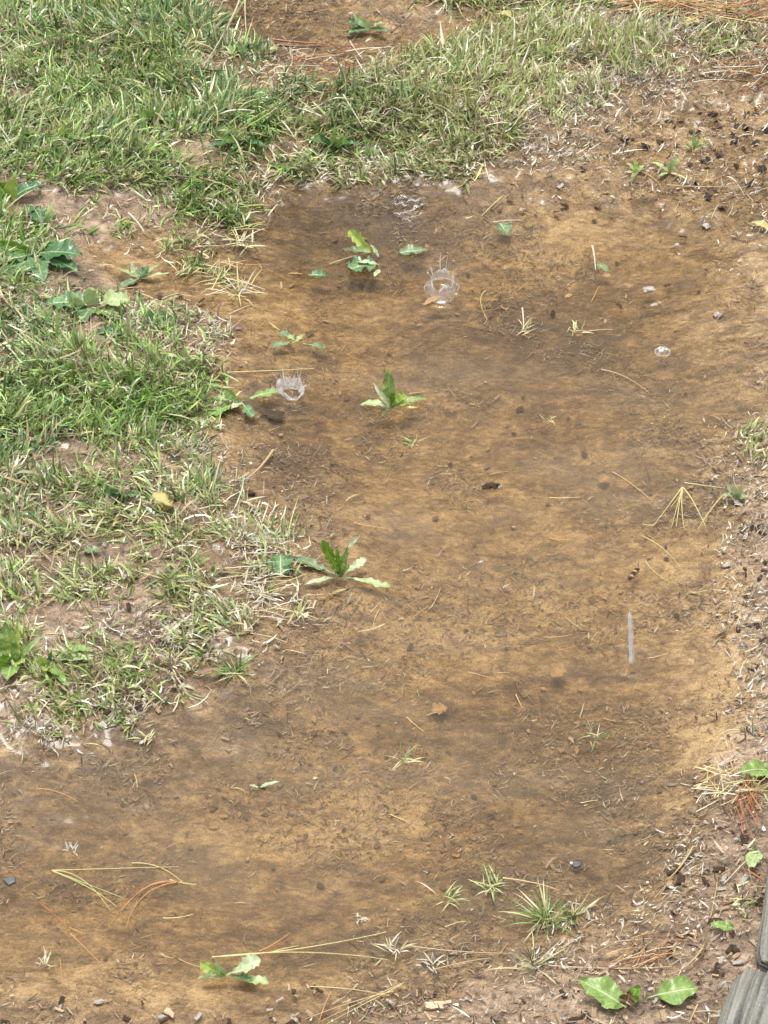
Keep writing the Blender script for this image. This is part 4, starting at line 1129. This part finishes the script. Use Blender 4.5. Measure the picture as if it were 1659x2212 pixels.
needle_field(95, [(1400, -10, 1680, 40), (1480, 10, 1680, 62), (1370, 0, 1500, 30)], 'oootrty', (70, 190), '{} pine needle in the straw mat at the top right corner', 'pine straw at the top right')
needle_field(36, [(1570, 120, 1680, 205), (1540, 150, 1680, 200)], 'rrotw', (40, 110), '{} needle in the litter at the right edge below the pine straw mat', 'reddish needles at the upper right edge', ang=(.2, .9))
needle_field(44, [(600, 112, 760, 200), (640, 118, 800, 150), (700, 120, 850, 190)], 'rrotdw', (40, 110), '{} straw lying on mud below the small top puddle', 'reddish straw below the top puddle', ang=(0, .6))
needle_field(34, [(1540, 1640, 1680, 1760), (1500, 1680, 1640, 1740)], 'wyttw', (40, 120), '{} straw in the tangle on the right bank', 'straw tangle on the right bank', 1.8, (.35, .45), (.006, .02), 'straw_stem', 'straw')
needle_field(16, [(1590, 1700, 1640, 1800)], 'rro', (50, 120), '{} needle hanging through the straw tangle on the right bank', 'red needles in the right bank tangle', 1.4, (1.5, .25), (.008, .02))
needle_field(26, [(1360, 2020, 1480, 2080), (1300, 2060, 1460, 2090)], 'oottr', (40, 90), '{} needle on mud above the single glossy leaf', 'orange needles on the foreground mud', 1.5, (.5, .35), (.003, .01))
needle_field(24, [(560, 1150, 640, 1400), (480, 1200, 620, 1300)], 'wyy', (50, 110), '{} grass straw trailing off the lawn edge toward the water', 'straws trailing off the lawn edge', 1.3, (-.1, .3), (.004, .012), 'straw_stem', 'straw')
needle_field(40, [(200, 500, 560, 690), (440, 480, 560, 640)], 'wyyt', (30, 80), '{} straw scrap in the shallows left of the upper puddle', 'straw scraps in the upper left shallows', 1.4, (0, .8), (.002, .008), 'straw_stem', 'straw')
needle_field(60, [(520, 420, 1560, 1000), (650, 1000, 1560, 1620), (60, 1680, 1400, 2100)], 'yttod', (24, 66), 'thin {} sunken straw on the open puddle bed', 'sunken straws on the puddle bed', 1.2, (0, .8), (-.001, .001), 'straw_stem', 'straw')

# ---- lumps, pebbles, chips
import bmesh


def lump_mesh(name, seed, mat, rough=.35, sub=3, flat=.6, long=1.0):
    bm = bmesh.new()
    bmesh.ops.create_icosphere(bm, subdivisions=sub, radius=1.0)
    r = np.random.default_rng(seed); o = r.random(3) * 50
    for vtx in bm.verts:
        c = vtx.co
        k = 1 + rough * 2 * (float(vn(c.x * 1.6 + o[0] + c.z, c.y * 1.6 + o[1], seed)) - .5) + rough * (float(vn(c.x * 4 + o[1], c.y * 4 + c.z * 3 + o[2], seed + 5)) - .5)
        vtx.co = Vector((c.x * k * long, c.y * k, c.z * k * flat))
    me = bpy.data.meshes.new(name); bm.to_mesh(me); bm.free()
    for p in me.polygons: p.use_smooth = True
    me.materials.append(mat)
    return me


clod_meshes = [lump_mesh('mud_clod', 100 + i, M['clod'], .8, 3, .5, 1.4) for i in range(6)]
CL = [(1365, 425, 26), (1590, 435, 24), (1365, 490, 24), (1420, 490, 40), (1570, 485, 22), (1560, 545, 34), (1650, 562, 24), (1440, 555, 24), (1500, 580, 30), (1510, 606, 26), (1610, 616, 26), (1560, 642, 22), (960, 568, 24),
      (1030, 590, 26), (1055, 604, 22), (1130, 628, 30), (1255, 550, 20), (1230, 525, 24), (1390, 692, 34), (1450, 672, 24), (1520, 716, 24), (1632, 728, 30), (1400, 852, 30), (1582, 792, 30), (860, 736, 34), (780, 888, 24), (1270, 632, 24),
      (1350, 790, 20), (1640, 800, 22), (1445, 520, 24), (1490, 470, 24), (1610, 500, 24)]
for i, (cx, cy, sz) in enumerate(CL):
    u, v = cx / 2 + 829.5, cy / 2
    p = ground_at(u, v, .001)
    o = link('mud_clod', clod_meshes[i % 6], None, tuple(p))
    s = sz * .24 * mpp(v) * random.uniform(.5, 1.0)
    o.scale = (s * random.uniform(.9, 1.3), s * random.uniform(.9, 1.3), s * random.uniform(.5, .95)); o.rotation_euler = (random.uniform(-.3, .3), random.uniform(-.3, .3), random.uniform(0, 6.28))
    tag(o, 'shiny wet dark clod poking out of the upper right mud flat', 'clod', 'dark clods on the upper right mud')


def lump(name, label, cat, u, v, wpx, hpx, mat, seed, flat=.6, lift=0.0, rough=.3, rot=0.0, long=1.0, water=True):
    p = ground_at(u, v, lift, water)
    o = link(name, lump_mesh(name, seed, mat, rough, 3, flat, long), None, tuple(p))
    s = wpx * .5 * mpp(v) / long
    o.scale = (s, s, s); o.rotation_euler = (0, 0, rot)
    return tag(o, label, cat)


acorn = thing('floating_cone', 'dark knobbly cone-like scrap with a pale end floating mid puddle', 'cone', tuple(ground_at(1063, 1053, .002)))
b0 = np.array(acorn.location); m0 = mpp(1053)
for k in range(7):
    me = lump_mesh('scale', 300 + k, M['white'] if k == 6 else M['bark'], .5, 2, .75, 1.0)
    o = link('scale', me, acorn, ((k - 3) * 5.6 * m0, random.uniform(-2, 2) * m0, (k % 2) * 2 * m0))
    s = (6.5 if k < 6 else 4.5) * m0; o.scale = (s, s, s)
bug = thing('catkin', 'small dark segmented catkin in the right puddle beside a yellow straw', 'catkin', tuple(ground_at(1368, 1242, .001)))
for k in range(6):
    m1 = mpp(1242)
    o = link('segment', lump_mesh('segment', 320 + k, M['twig'] if k in (1, 4) else M['bark'], .6, 2, .7), bug, ((k - 2.5) * 3.2 * m1, (k - 2.5) * 5.5 * m1, .001))
    s = 5 * m1; o.scale = (s * 1.2, s * .8, s)
def shard(label, u, v, lpx, wpx, hpx, mat, seed, lift, rot):
    m_ = mpp(v)
    o = link('stone_chip', SHARD(lpx * m_, wpx * m_, hpx * m_, mat, seed), None, tuple(ground_at(u, v, lift)))
    o.rotation_euler = (.12, -.1, rot)
    return tag(o, label, 'stone')


def SHARD(lx, ly, lz, mat, seed):
    r = random.Random(seed); bm = bmesh.new()
    n = 7
    rim = [(math.cos(k * 6.283 / n) * lx / 2 * r.uniform(.6, 1.1), math.sin(k * 6.283 / n) * ly / 2 * r.uniform(.6, 1.1)) for k in range(n)]
    bot = [bm.verts.new((x, y, -lz)) for x, y in rim]; top = [bm.verts.new((x * .85, y * .85, lz * r.uniform(.3, 1))) for x, y in rim]
    bm.faces.new(bot[::-1]); bm.faces.new(top)
    for k in range(n): bm.faces.new((bot[k], bot[(k + 1) % n], top[(k + 1) % n], top[k]))
    me = bpy.data.meshes.new('stone_chip'); bm.to_mesh(me); bm.free(); me.materials.append(mat)
    return me


shard('flat dark slate chip in the bottom left puddle', 22, 1903, 38, 28, 5, M['slate'], 1, .0, .2)
shard('dark grey stone chip near the lower right bank', 1246, 1868, 24, 20, 5, M['slate'], 2, .0, .5)
shard('tiny white chip beside the dark grey stone chip near the lower right bank', 1234, 1866, 12, 10, 4, M['white'], 3, .001, .1)
lump('pebble', 'white rounded pebble in the upper right shallows', 'stone', 1549, 677, 17, 16, M['white'], 404, .5, -.001, .6)
lump('pebble', 'elongated white chip in the upper right shallows', 'stone', 1416, 658, 22, 8, M['white'], 405, .5, 0, .3, .4, 2.2)
lump('pebble', 'white lump with a dark side among upper right straws', 'stone', 1401, 626, 26, 14, M['white'], 406, .6, 0, .4, .3, 1.5)
lump('pebble', 'small white pebble near the top of the upper right shallows', 'stone', 1463, 528, 12, 8, M['white'], 407, .5, -.001, .6)
lump('pebble', 'white chip at the right shore beside brown leaf bits', 'stone', 1568, 1222, 28, 16, M['white'], 408, .5, .001, .3, .6, 1.8)
lump('pebble', 'small white seed in the middle puddle', 'seed', 1038, 1213, 14, 8, M['white'], 409, .5, -.001, .3, .5, 2.0)
lump('pebble', 'pale pebble in the upper puddle right of the lawn corner', 'stone', 1128, 452, 12, 10, M['chip'], 410, .5, -.001, .6)
lump('pebble', 'purple-grey pebble half sunk on the far right mud', 'stone', 1525, 488, 16, 12, M['white'], 411, .5, -.001, .6)
lump('curled_bark', 'curled tan bark scrap at the bottom edge left of centre', 'bark', 368, 2188, 26, 24, M['chip'], 412, .3, .001, .5, -.7, 1.9)
lump('curled_bark', 'small white bark scrap left of the curled tan one at the bottom', 'bark', 350, 2196, 18, 10, M['white'], 413, .3, .001, .5, .1, 2.0)
lump('curled_bark', 'white sliver in the bottom left shallows', 'bark', 215, 2164, 30, 8, M['white'], 414, .25, .001, .5, .25, 2.6)
lump('moss_clump', 'round yellow crumpled leaf ball on the left lawn', 'leaf', 354, 1102, 52, 36, M['yellow'], 415, .7, .012, .6, 0, 1.2)
lump('yellow_leaf', 'yellow crumpled leaf in the grass at the top', 'leaf', 1098, 44, 34, 14, M['yellow'], 416, .5, .012, .6, 0, 1.6)
lump('dark_litter_clump', 'dark clump of rotted litter under the small left splash', 'litter', 592, 888, 46, 20, M['bark'], 417, .25, -.004, .7, 0, 1.6)
lump('curled_bark', 'dark curled leaf scrap at the left waterline by orange mud', 'leaf', 536, 1068, 26, 12, M['bark'], 418, .4, .001, .6, .2, 1.6)
plant('yellow_leaf', 'flat yellow leaf at the edge of the pine straw mat', 'leaf', 1462, 48, [('o', 'yellow', 1515, 46, .012, 22, .05, dict(up=(0, -.3, 1)))])
plant('yellow_leaf', 'dark-edged yellow leaf at the right edge of the mud flat', 'leaf', 1672, 498, [('o', 'yellow', 1622, 480, .012, 20, .15, dict(up=(0, -.1, 1)))])
plant('sunken_leaf', 'tan round leaf on the puddle bed in the lower middle', 'leaf', 930, 1535, [('o', 'tan', 968, 1530, -.012, 34, .02, dict(up=(0, 0, 1), bz=-.012))])
plant('sunken_leaf', 'tan curled leaf on the puddle bed right of the sunken twig stub', 'leaf', 1190, 1462, [('o', 'tan', 1222, 1444, -.012, 30, .02, dict(up=(0, 0, 1), bz=-.012))])
plant('sunken_leaf', 'tan leaf against the foot of the large splash crown', 'leaf', 952, 640, [('l', 'tan', 912, 660, .002, 16, .05, dict(up=(0, 0, 1)))])
plant('sunken_leaf', 'tan leaf on the puddle bed left of the straw above the needle fan', 'leaf', 1292, 1040, [('o', 'tan', 1318, 1030, -.01, 26, .02, dict(up=(0, 0, 1), bz=-.01))])

chip = thing('wood_chip', 'split tan wood chip at the bottom edge near the centre', 'wood chip', tuple(ground_at(938, 2176, .003)))


def box_mesh(name, lx, ly, lz, mat, bev=.2, jit=.15, seed=0):
    bm = bmesh.new()
    bmesh.ops.create_cube(bm, size=1.0)
    bmesh.ops.subdivide_edges(bm, edges=bm.edges[:], cuts=2, use_grid_fill=True)
    r = random.Random(seed)
    for vtx in bm.verts:
        vtx.co.x *= lx; vtx.co.y *= ly; vtx.co.z *= lz
        vtx.co += Vector((r.uniform(-1, 1) * jit * lx * .3, r.uniform(-1, 1) * jit * ly, r.uniform(-1, 1) * jit * lz))
    me = bpy.data.meshes.new(name); bm.to_mesh(me); bm.free()
    me.materials.append(mat)
    return me


mC = mpp(2176)
o = link('slab', box_mesh('slab', 40 * mC, 16 * mC, 7 * mC, M['chip'], seed=5), chip); o.rotation_euler = (0, .05, .12)
o = link('splinter', box_mesh('splinter', 30 * mC, 7 * mC, 5 * mC, M['chip'], seed=6), chip, (22 * mC, 6 * mC, .001)); o.rotation_euler = (0, 0, .2)

# mulch chips on the banks and ragged leaf fragments on the bed: each its own thing
mulch_mats = [M['bark'], M['chip'], M['twig'], M['twig'], M['bark'], M['white']]
mulch_meshes = [box_mesh('mulch_chip', 1, r_, .16, mulch_mats[i % 6], jit=.22, seed=20 + i) for i, r_ in enumerate((.3, .25, .2, .4, .3, .35, .5, .18, .25, .3, .4, .3))]
rr = random.Random(99)


LOOK = {'wet_bark': 'dark brown', 'wood_chip': 'tan', 'tan_twig': 'light brown', 'pale_chip': 'pale grey', 'tan_dead_leaf': 'tan', 'brown_dead_leaf': 'olive brown'}


def scatter_things(n, zones, meshes, spx, name, label, cat, group, lift=.002, tilt=.25, water=True):
    for i in range(n):
        x0, y0, x1, y1 = rr.choice(zones)
        u, v = rr.uniform(x0, x1), rr.uniform(y0, y1)
        p = ground_at(u, v, lift, water)
        o = link(name, rr.choice(meshes), None, tuple(p))
        s = rr.uniform(*spx) * mpp(v)
        o.scale = (s, s, s)
        o.rotation_euler = (rr.gauss(0, tilt), rr.gauss(0, tilt), rr.uniform(0, 6.28))
        tag(o, label.format(LOOK.get(o.data.materials[0].name, 'brown')), cat, group)


scatter_things(110, [(1400, 1900, 1600, 2212), (1440, 1860, 1600, 2100), (1560, 1640, 1659, 1960), (1200, 2080, 1560, 2212)], mulch_meshes, (10, 30), 'mulch_chip',
               'small {} mulch chip on the lower right bank beside the timbers', 'mulch chip', 'mulch chips on the lower right bank', .003)
scatter_things(60, [(1590, 1050, 1659, 1640), (1600, 1200, 1659, 1600)], mulch_meshes, (9, 24), 'mulch_chip', 'small {} mulch chip on the narrow right bank beside the puddle', 'mulch chip', 'mulch chips on the narrow right bank', .002)
scatter_things(60, [(600, 2130, 1300, 2212), (0, 2150, 700, 2212)], mulch_meshes, (8, 22), 'mulch_chip', 'small {} chip on the mud along the bottom edge', 'mulch chip', 'chips along the bottom edge', .002)
scatter_things(70, [(60, 1120, 560, 1480), (40, 640, 440, 720), (80, 1370, 400, 1560)], mulch_meshes, (9, 22), 'mulch_chip', 'small {} dead leaf chip on bare mud in the left lawn', 'mulch chip', 'leaf chips on the left lawn mud', .003)

frag_meshes = []
for i in range(10):
    V, F, UV, C_, N2, wv = leaf_geo((-.5, 0, 0), (.5, 0, 0), [.5, .35, .7, .4, .55][i % 5], 'odlor'[i % 5], arch=.1, fold=.2, wav=.15, nL=9, nW=3, twist=.4, seed=500 + i)
    frag_meshes.append(mesh_np('leaf_fragment', V, F, None, UV, True, [M['tan'], M['brownleaf'], M['brownleaf'], M['tan'], M['bark']][i % 5]))
scatter_things(150, [(560, 430, 1560, 800), (500, 760, 1540, 1100), (660, 1100, 1560, 1600), (300, 1520, 1460, 1850), (20, 1680, 1300, 2080)], frag_meshes, (8, 24), 'leaf_fragment',
               'ragged {} leaf fragment sunk on the open puddle bed', 'leaf fragment', 'leaf fragments on the puddle bed', .003, .12, False)
scatter_things(60, [(1180, 430, 1640, 700), (1100, 260, 1640, 430)], frag_meshes + mulch_meshes[4:6], (8, 22), 'leaf_fragment', 'small {} fragment on the upper right mud flat', 'leaf fragment', 'leaf fragments on the upper right mud', .002, .3)


# ---- weathered landscape timbers at the lower right
def mat_timber():
    m, t, out = nodes('weathered_timber')
    tc = N(t, 'TexCoord')
    mp = N(t, 'Mapping'); mp.inputs['Scale'].default_value = (1, .07, 1); t.links.new(tc.outputs['Object'], mp.inputs[0])
    n1 = noise(t, 130, 5, .65, mp.outputs[0], .3)
    n2 = noise(t, 18, 4, .6, tc.outputs['Object'])
    n3 = noise(t, 320, 3, .6, tc.outputs['Object'])
    c = ramp(t, n1, [(.3, (.03, .03, .027)), (.44, (.11, .108, .095)), (.6, (.2, .195, .17)), (.8, (.32, .31, .265))])
    c = mix(t, ramp(t, n2, [(.4, 0.0), (.75, .5)]), c, (.2, .2, .13))
    c = mix(t, ramp(t, n3, [(.5, 0.0), (.8, .35)]), c, (.46, .45, .41))
    b = N(t, 'BsdfPrincipled', Roughness=.6)
    t.links.new(c, b.inputs['Base Color'])
    bp = N(t, 'Bump', Strength=.7, Distance=.003); t.links.new(n1, bp.inputs['Height']); t.links.new(bp.outputs[0], b.inputs['Normal'])
    t.links.new(b.outputs[0], out.inputs[0])
    return m


MT = mat_timber()
MTE = mat_plain('timber_end_grain', (.08, .075, .065), (.26, .25, .21), 90, .65, .9, .003)


def timber(label, A, Bp, width, height, seed, cracks):
    """A: near base-left corner, Bp: far base-left corner (ground points)"""
    d = Bp - A; L = np.linalg.norm(d[:2]); ang = math.atan2(d[1], d[0]) - math.pi / 2
    root = thing('landscape_timber', label, 'timber', (A[0], A[1], 0.0))
    root.rotation_euler = (0, 0, ang)
    nA, nL = 200, 200
    a = np.linspace(0, 2 * np.pi, nA, endpoint=False)
    e = .42
    cx = np.sign(np.cos(a)) * np.abs(np.cos(a)) ** e * width / 2; cz = np.sign(np.sin(a)) * np.abs(np.sin(a)) ** e * height / 2
    yy = np.linspace(0, L, nL)
    dep = np.zeros((nL, nA))
    r = np.random.default_rng(seed)
    arc = np.arange(nA)
    dep += .005 * (fbm(np.broadcast_to(arc[None] * .22, (nL, nA)), np.broadcast_to(yy[:, None] * 5, (nL, nA)), 1, seed, 3) - .5) * 2
    for k in range(cracks):
        c0 = r.uniform(22, 96); y0 = r.uniform(L * .3, L); ln = r.uniform(.1, .4)
        cc = c0 + 1.2 * np.sin(yy * 7 + k) * .6
        dep -= r.uniform(.008, .02) * np.exp(-((arc[None] - cc[:, None]) / r.uniform(.9, 2.0)) ** 2) * np.exp(-((yy[:, None] - y0) / ln) ** 4)
    k = 1 + dep / (height / 2)
    k = k * (1 - .06 * np.exp(-np.minimum(yy, L - yy) / .006))[:, None]
    V = np.stack([cx[None] * k + width / 2, np.broadcast_to(yy[:, None], (nL, nA)), cz[None] * k + height / 2 - .035], -1)
    jag = .006 * (vn(arc * .6, arc * 0 + seed, seed) - .5)
    V[0, :, 1] -= jag; V[-1, :, 1] += jag
    link('beam', mesh_np('beam', V.reshape(-1, 3), grid_faces(nL, nA, True)[:, ::-1], None, None, True, MT), root)
    for idx, sgn in ((0, -1), (-1, 1)):
        ring = V[idx]; c = ring.mean(0)
        vs = [c[None]]
        for f_ in (.25, .5, .75, 1.0):
            q = c + (ring - c) * f_; q[:, 1] += sgn * .002 * (f_ < 1) * (vn(arc * .9, arc * 0 + f_ * 9, seed) - .3); vs.append(q)
        VV = np.vstack(vs[1:]); FF = grid_faces(4, nA, True)
        link('end_grain', mesh_np('end_grain', VV, FF if sgn > 0 else FF[:, ::-1], None, None, True, MTE), root)
    return root


jl = P(1588, 2118, .03); jn = P(1556, 2212, .03)
dv = (jl - jn) / np.linalg.norm(jl - jn)
timber('weathered grey cracked timber end in the bottom right corner', jl - dv * .9, jl, .13, .10, 3, 26)
ul = P(1627, 2102, .02); uf = P(1655, 1915, .02)
du = (uf - ul) / np.linalg.norm(uf - ul)
timber('smoother grey-brown timber at the right edge behind the cracked one', ul + du * .004, ul + du * 1.1, .13, .085, 8, 4)


# ---- raindrop splashes
def whitened_mesh(name, V, F, foam, root):
    return link(name, mesh_np(name, V, F, None, None, True, M['splash'], dict(foam=np.clip(foam, 0, 1))), root)


def crown(label, u, v, rb, rt, h, spikes, seed, whiten0, whiten1, back=.5, drops=8, thick=.0004, lean=1.0):
    c = P(u, v, 0)
    root = thing('raindrop_splash', label, 'splash', tuple(c))
    r = np.random.default_rng(seed)
    nA, nH = 120, 18
    a = np.linspace(0, 2 * np.pi, nA, endpoint=False)
    ca, sa_ = np.cos(a), np.sin(a)
    rag = fbm(ca * 2.2 + 9, sa_ * 2.2 + 9, 1.0, seed, 3); rag = (rag - rag.min()) / (rag.max() - rag.min())
    fine = vn(ca * 9 + 40, sa_ * 9 + 40, seed + 3)
    top = h * (.45 + .6 * rag + .35 * (fine - .4) + back * .4 * np.maximum(sa_, 0))
    t = np.linspace(0, 1, nH)
    Z = np.outer(t, top) - .001
    ell = 1 + .10 * np.sin(a * 2 + seed) + .05 * np.sin(a * 3 + 1.3 * seed)
    R_ = (rb + (rt - rb) * t ** .8)[:, None] * ell[None] + .0022 * (vn(np.outer(t, np.ones(nA)) * 3 + 5, np.outer(np.ones(nH), a * 2.2), seed) - .5) * np.sin(np.pi * t)[:, None] * 2
    V = np.stack([R_ * ca, R_ * sa_, Z], -1)
    patch = sstep(.45, .7, vn(np.outer(t, np.ones(nA)) * 2.5, np.outer(np.ones(nH), a * 2.0), seed + 2))
    foam = whiten0 * (.3 + 1.2 * vn(np.outer(t, np.ones(nA)) * 1.2, np.outer(np.ones(nH), a * 7), seed + 4)) + (whiten1 - whiten0) * sstep(.72, .97, t)[:, None] * sstep(.35, .6, rag)[None] * (.5 + .5 * patch) + .3 * patch * whiten0
    wall = whitened_mesh('water_wall', V.reshape(-1, 3), grid_faces(nH, nA, True), foam.ravel(), root)
    md = wall.modifiers.new('thickness', 'SOLIDIFY'); md.thickness = thick
    for k in range(spikes):
        j = int(r.integers(0, nA)) if r.random() < .35 else int((r.normal(.25, .12) % 1) * nA)
        b = V[-1, j] - np.array([0, 0, .0012])
        ln = h * r.uniform(.25, 1.0) * (1.0 + back * max(math.sin(a[j]), -.3))
        d = np.array([ca[j] * r.uniform(-.1, .55) * lean, sa_[j] * r.uniform(-.1, .4) * lean, 1]); d /= np.linalg.norm(d)
        Cc = bez(b, b + d * ln * .5 + r.normal(0, .0008, 3), b + d * ln + r.normal(0, .0015, 3), 8)
        tv, tf = tube(Cc, np.linspace(1, .25, 8) * r.uniform(.0003, .0009), 6, (1, .2, 0))
        whitened_mesh('water_spike', tv, tf, np.full(len(tv), whiten0 + r.uniform(.1, .55)), root)
    for k in range(drops):
        ang = r.uniform(0, 6.28); rad = rt * r.uniform(.8, 1.5); z = h * r.uniform(.9, 2.1)
        bm = bmesh.new(); bmesh.ops.create_icosphere(bm, subdivisions=2, radius=r.lognormal(math.log(.0006), .45))
        for vtx in bm.verts: vtx.co.z *= 1.3
        me = bpy.data.meshes.new('droplet'); bm.to_mesh(me); bm.free()
        for p_ in me.polygons: p_.use_smooth = True
        me.attributes.new('foam', 'FLOAT', 'POINT').data.foreach_set('value', np.full(len(me.vertices), .4, np.float32))
        me.materials.append(M['splash'])
        link('droplet', me, root, (rad * math.cos(ang), rad * math.sin(ang), z))
    n1 = 10
    q = np.linspace(0, 2 * np.pi, n1)
    RR = (rb * 1.06 + .0020 * np.cos(q))[:, None] * ell[None]; ZZ = .0012 * np.sin(q)[:, None] * (.4 + .9 * rag)[None]
    V2 = np.stack([RR * ca, RR * sa_, ZZ], -1)
    ff = np.broadcast_to((.05 + .8 * sstep(.5, .75, vn(ca * 2 + 20, sa_ * 2 + 20, seed + 7)) * np.maximum(-np.sin(a - .6), 0))[None], (n1, nA))
    whitened_mesh('foot_ring', V2.reshape(-1, 3), grid_faces(n1, nA, True), ff.ravel(), root)
    return root


crown('large glassy splash crown with white rim and spikes in the upper puddle', 954, 626, .0245, .0170, .021, 14, 5, .12, 1.0, .6, 16, lean=1.3)
crown('small whitish flared splash cup near the left lawn edge', 629, 850, .0125, .0185, .015, 12, 9, .3, .42, .25, 14, lean=1.8)
rip = thing('raindrop_splash', 'pale sky glint on splash ripples, painted white, in the upper puddle just below the lawn', 'splash', tuple(P(882, 452)))
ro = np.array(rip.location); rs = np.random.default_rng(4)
for (ru, rv, rw, rf) in [(868, 424, 26, .25), (898, 431, 46, .4), (866, 441, 40, .2), (902, 446, 24, .5), (878, 455, 58, .22), (898, 466, 30, .35), (880, 477, 22, .15)]:  # whitened ridges stand in for sky reflected on the ripples
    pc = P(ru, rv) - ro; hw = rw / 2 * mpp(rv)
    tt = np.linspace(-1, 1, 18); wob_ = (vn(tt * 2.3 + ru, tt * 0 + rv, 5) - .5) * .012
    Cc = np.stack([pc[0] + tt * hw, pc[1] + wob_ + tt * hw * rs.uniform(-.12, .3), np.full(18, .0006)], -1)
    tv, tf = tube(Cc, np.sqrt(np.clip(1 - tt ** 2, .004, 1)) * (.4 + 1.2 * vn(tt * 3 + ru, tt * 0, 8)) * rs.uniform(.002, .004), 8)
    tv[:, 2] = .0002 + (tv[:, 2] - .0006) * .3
    whitened_mesh('glint_ridge', tv, tf, rf * .8 * sstep(.3, .7, vn(tv[:, 0] * 160, tv[:, 1] * 220, 3)), rip)
bub = thing('raindrop_splash', 'tiny silver bubble-like splash in the right upper puddle', 'splash', tuple(P(1431, 760)))
V = []
nA, nH = 40, 10
a = np.linspace(0, 2 * np.pi, nA, endpoint=False); t = np.linspace(.02, 1, nH)
Rb = .0085 * np.cos(t * 1.45); Zb = .0075 * np.sin(t * 1.45)
Vd = np.stack([Rb[:, None] * np.cos(a), Rb[:, None] * np.sin(a) * .9, np.broadcast_to(Zb[:, None], (nH, nA)) * (1 + .2 * np.sin(a * 3))], -1)
link('water_dome', mesh_np('water_dome', Vd.reshape(-1, 3), grid_faces(nH, nA, True), None, None, True, M['splash'], dict(foam=np.clip(.15 + .7 * (vn(np.outer(t, np.ones(nA)) * 3, np.outer(np.ones(nH), a * 1.5), 4) > .6), 0, 1).ravel())), bub)
V, F = tube(np.stack([.0105 * np.cos(np.append(a, a[0])), .0095 * np.sin(np.append(a, a[0])), a.size * [0] + [0]], -1), .0009, 6)
link('foot_ring', mesh_np('foot_ring', V, F, None, None, True, M['splash'], dict(foam=np.full(len(V), .3))), bub)

# motion streak of a falling raindrop, built as a still whitened thread
thr = thing('raindrop_streak', 'thin bright vertical streak of a falling raindrop, built as a still thread over the right puddle', 'raindrop', tuple(P(1364, 1430)))
nH = 40
zz = np.linspace(-.002, .088, nH)
for dx, r0, f0, nm in ((-.0010, .0019, 1.0, 'white_streak'), (.0018, .0019, .3, 'clear_streak')):
    Cc = np.stack([np.full(nH, dx) + .0002 * np.sin(zz * 160) - zz * .08, np.zeros(nH) - (.001 if dx < 0 else 0), zz * (1 if dx < 0 else .95)], -1)
    Rr = r0 * (1 + .12 * np.sin(zz * 330)) * np.minimum(1, (1 - np.linspace(0, 1, nH) ** 14))
    V, F = tube(Cc, np.maximum(Rr, .0001), 12, (1, .1, 0))
    link(nm, mesh_np(nm, V, F, None, None, True, M['splash'], dict(foam=np.full(len(V), f0))), thr)
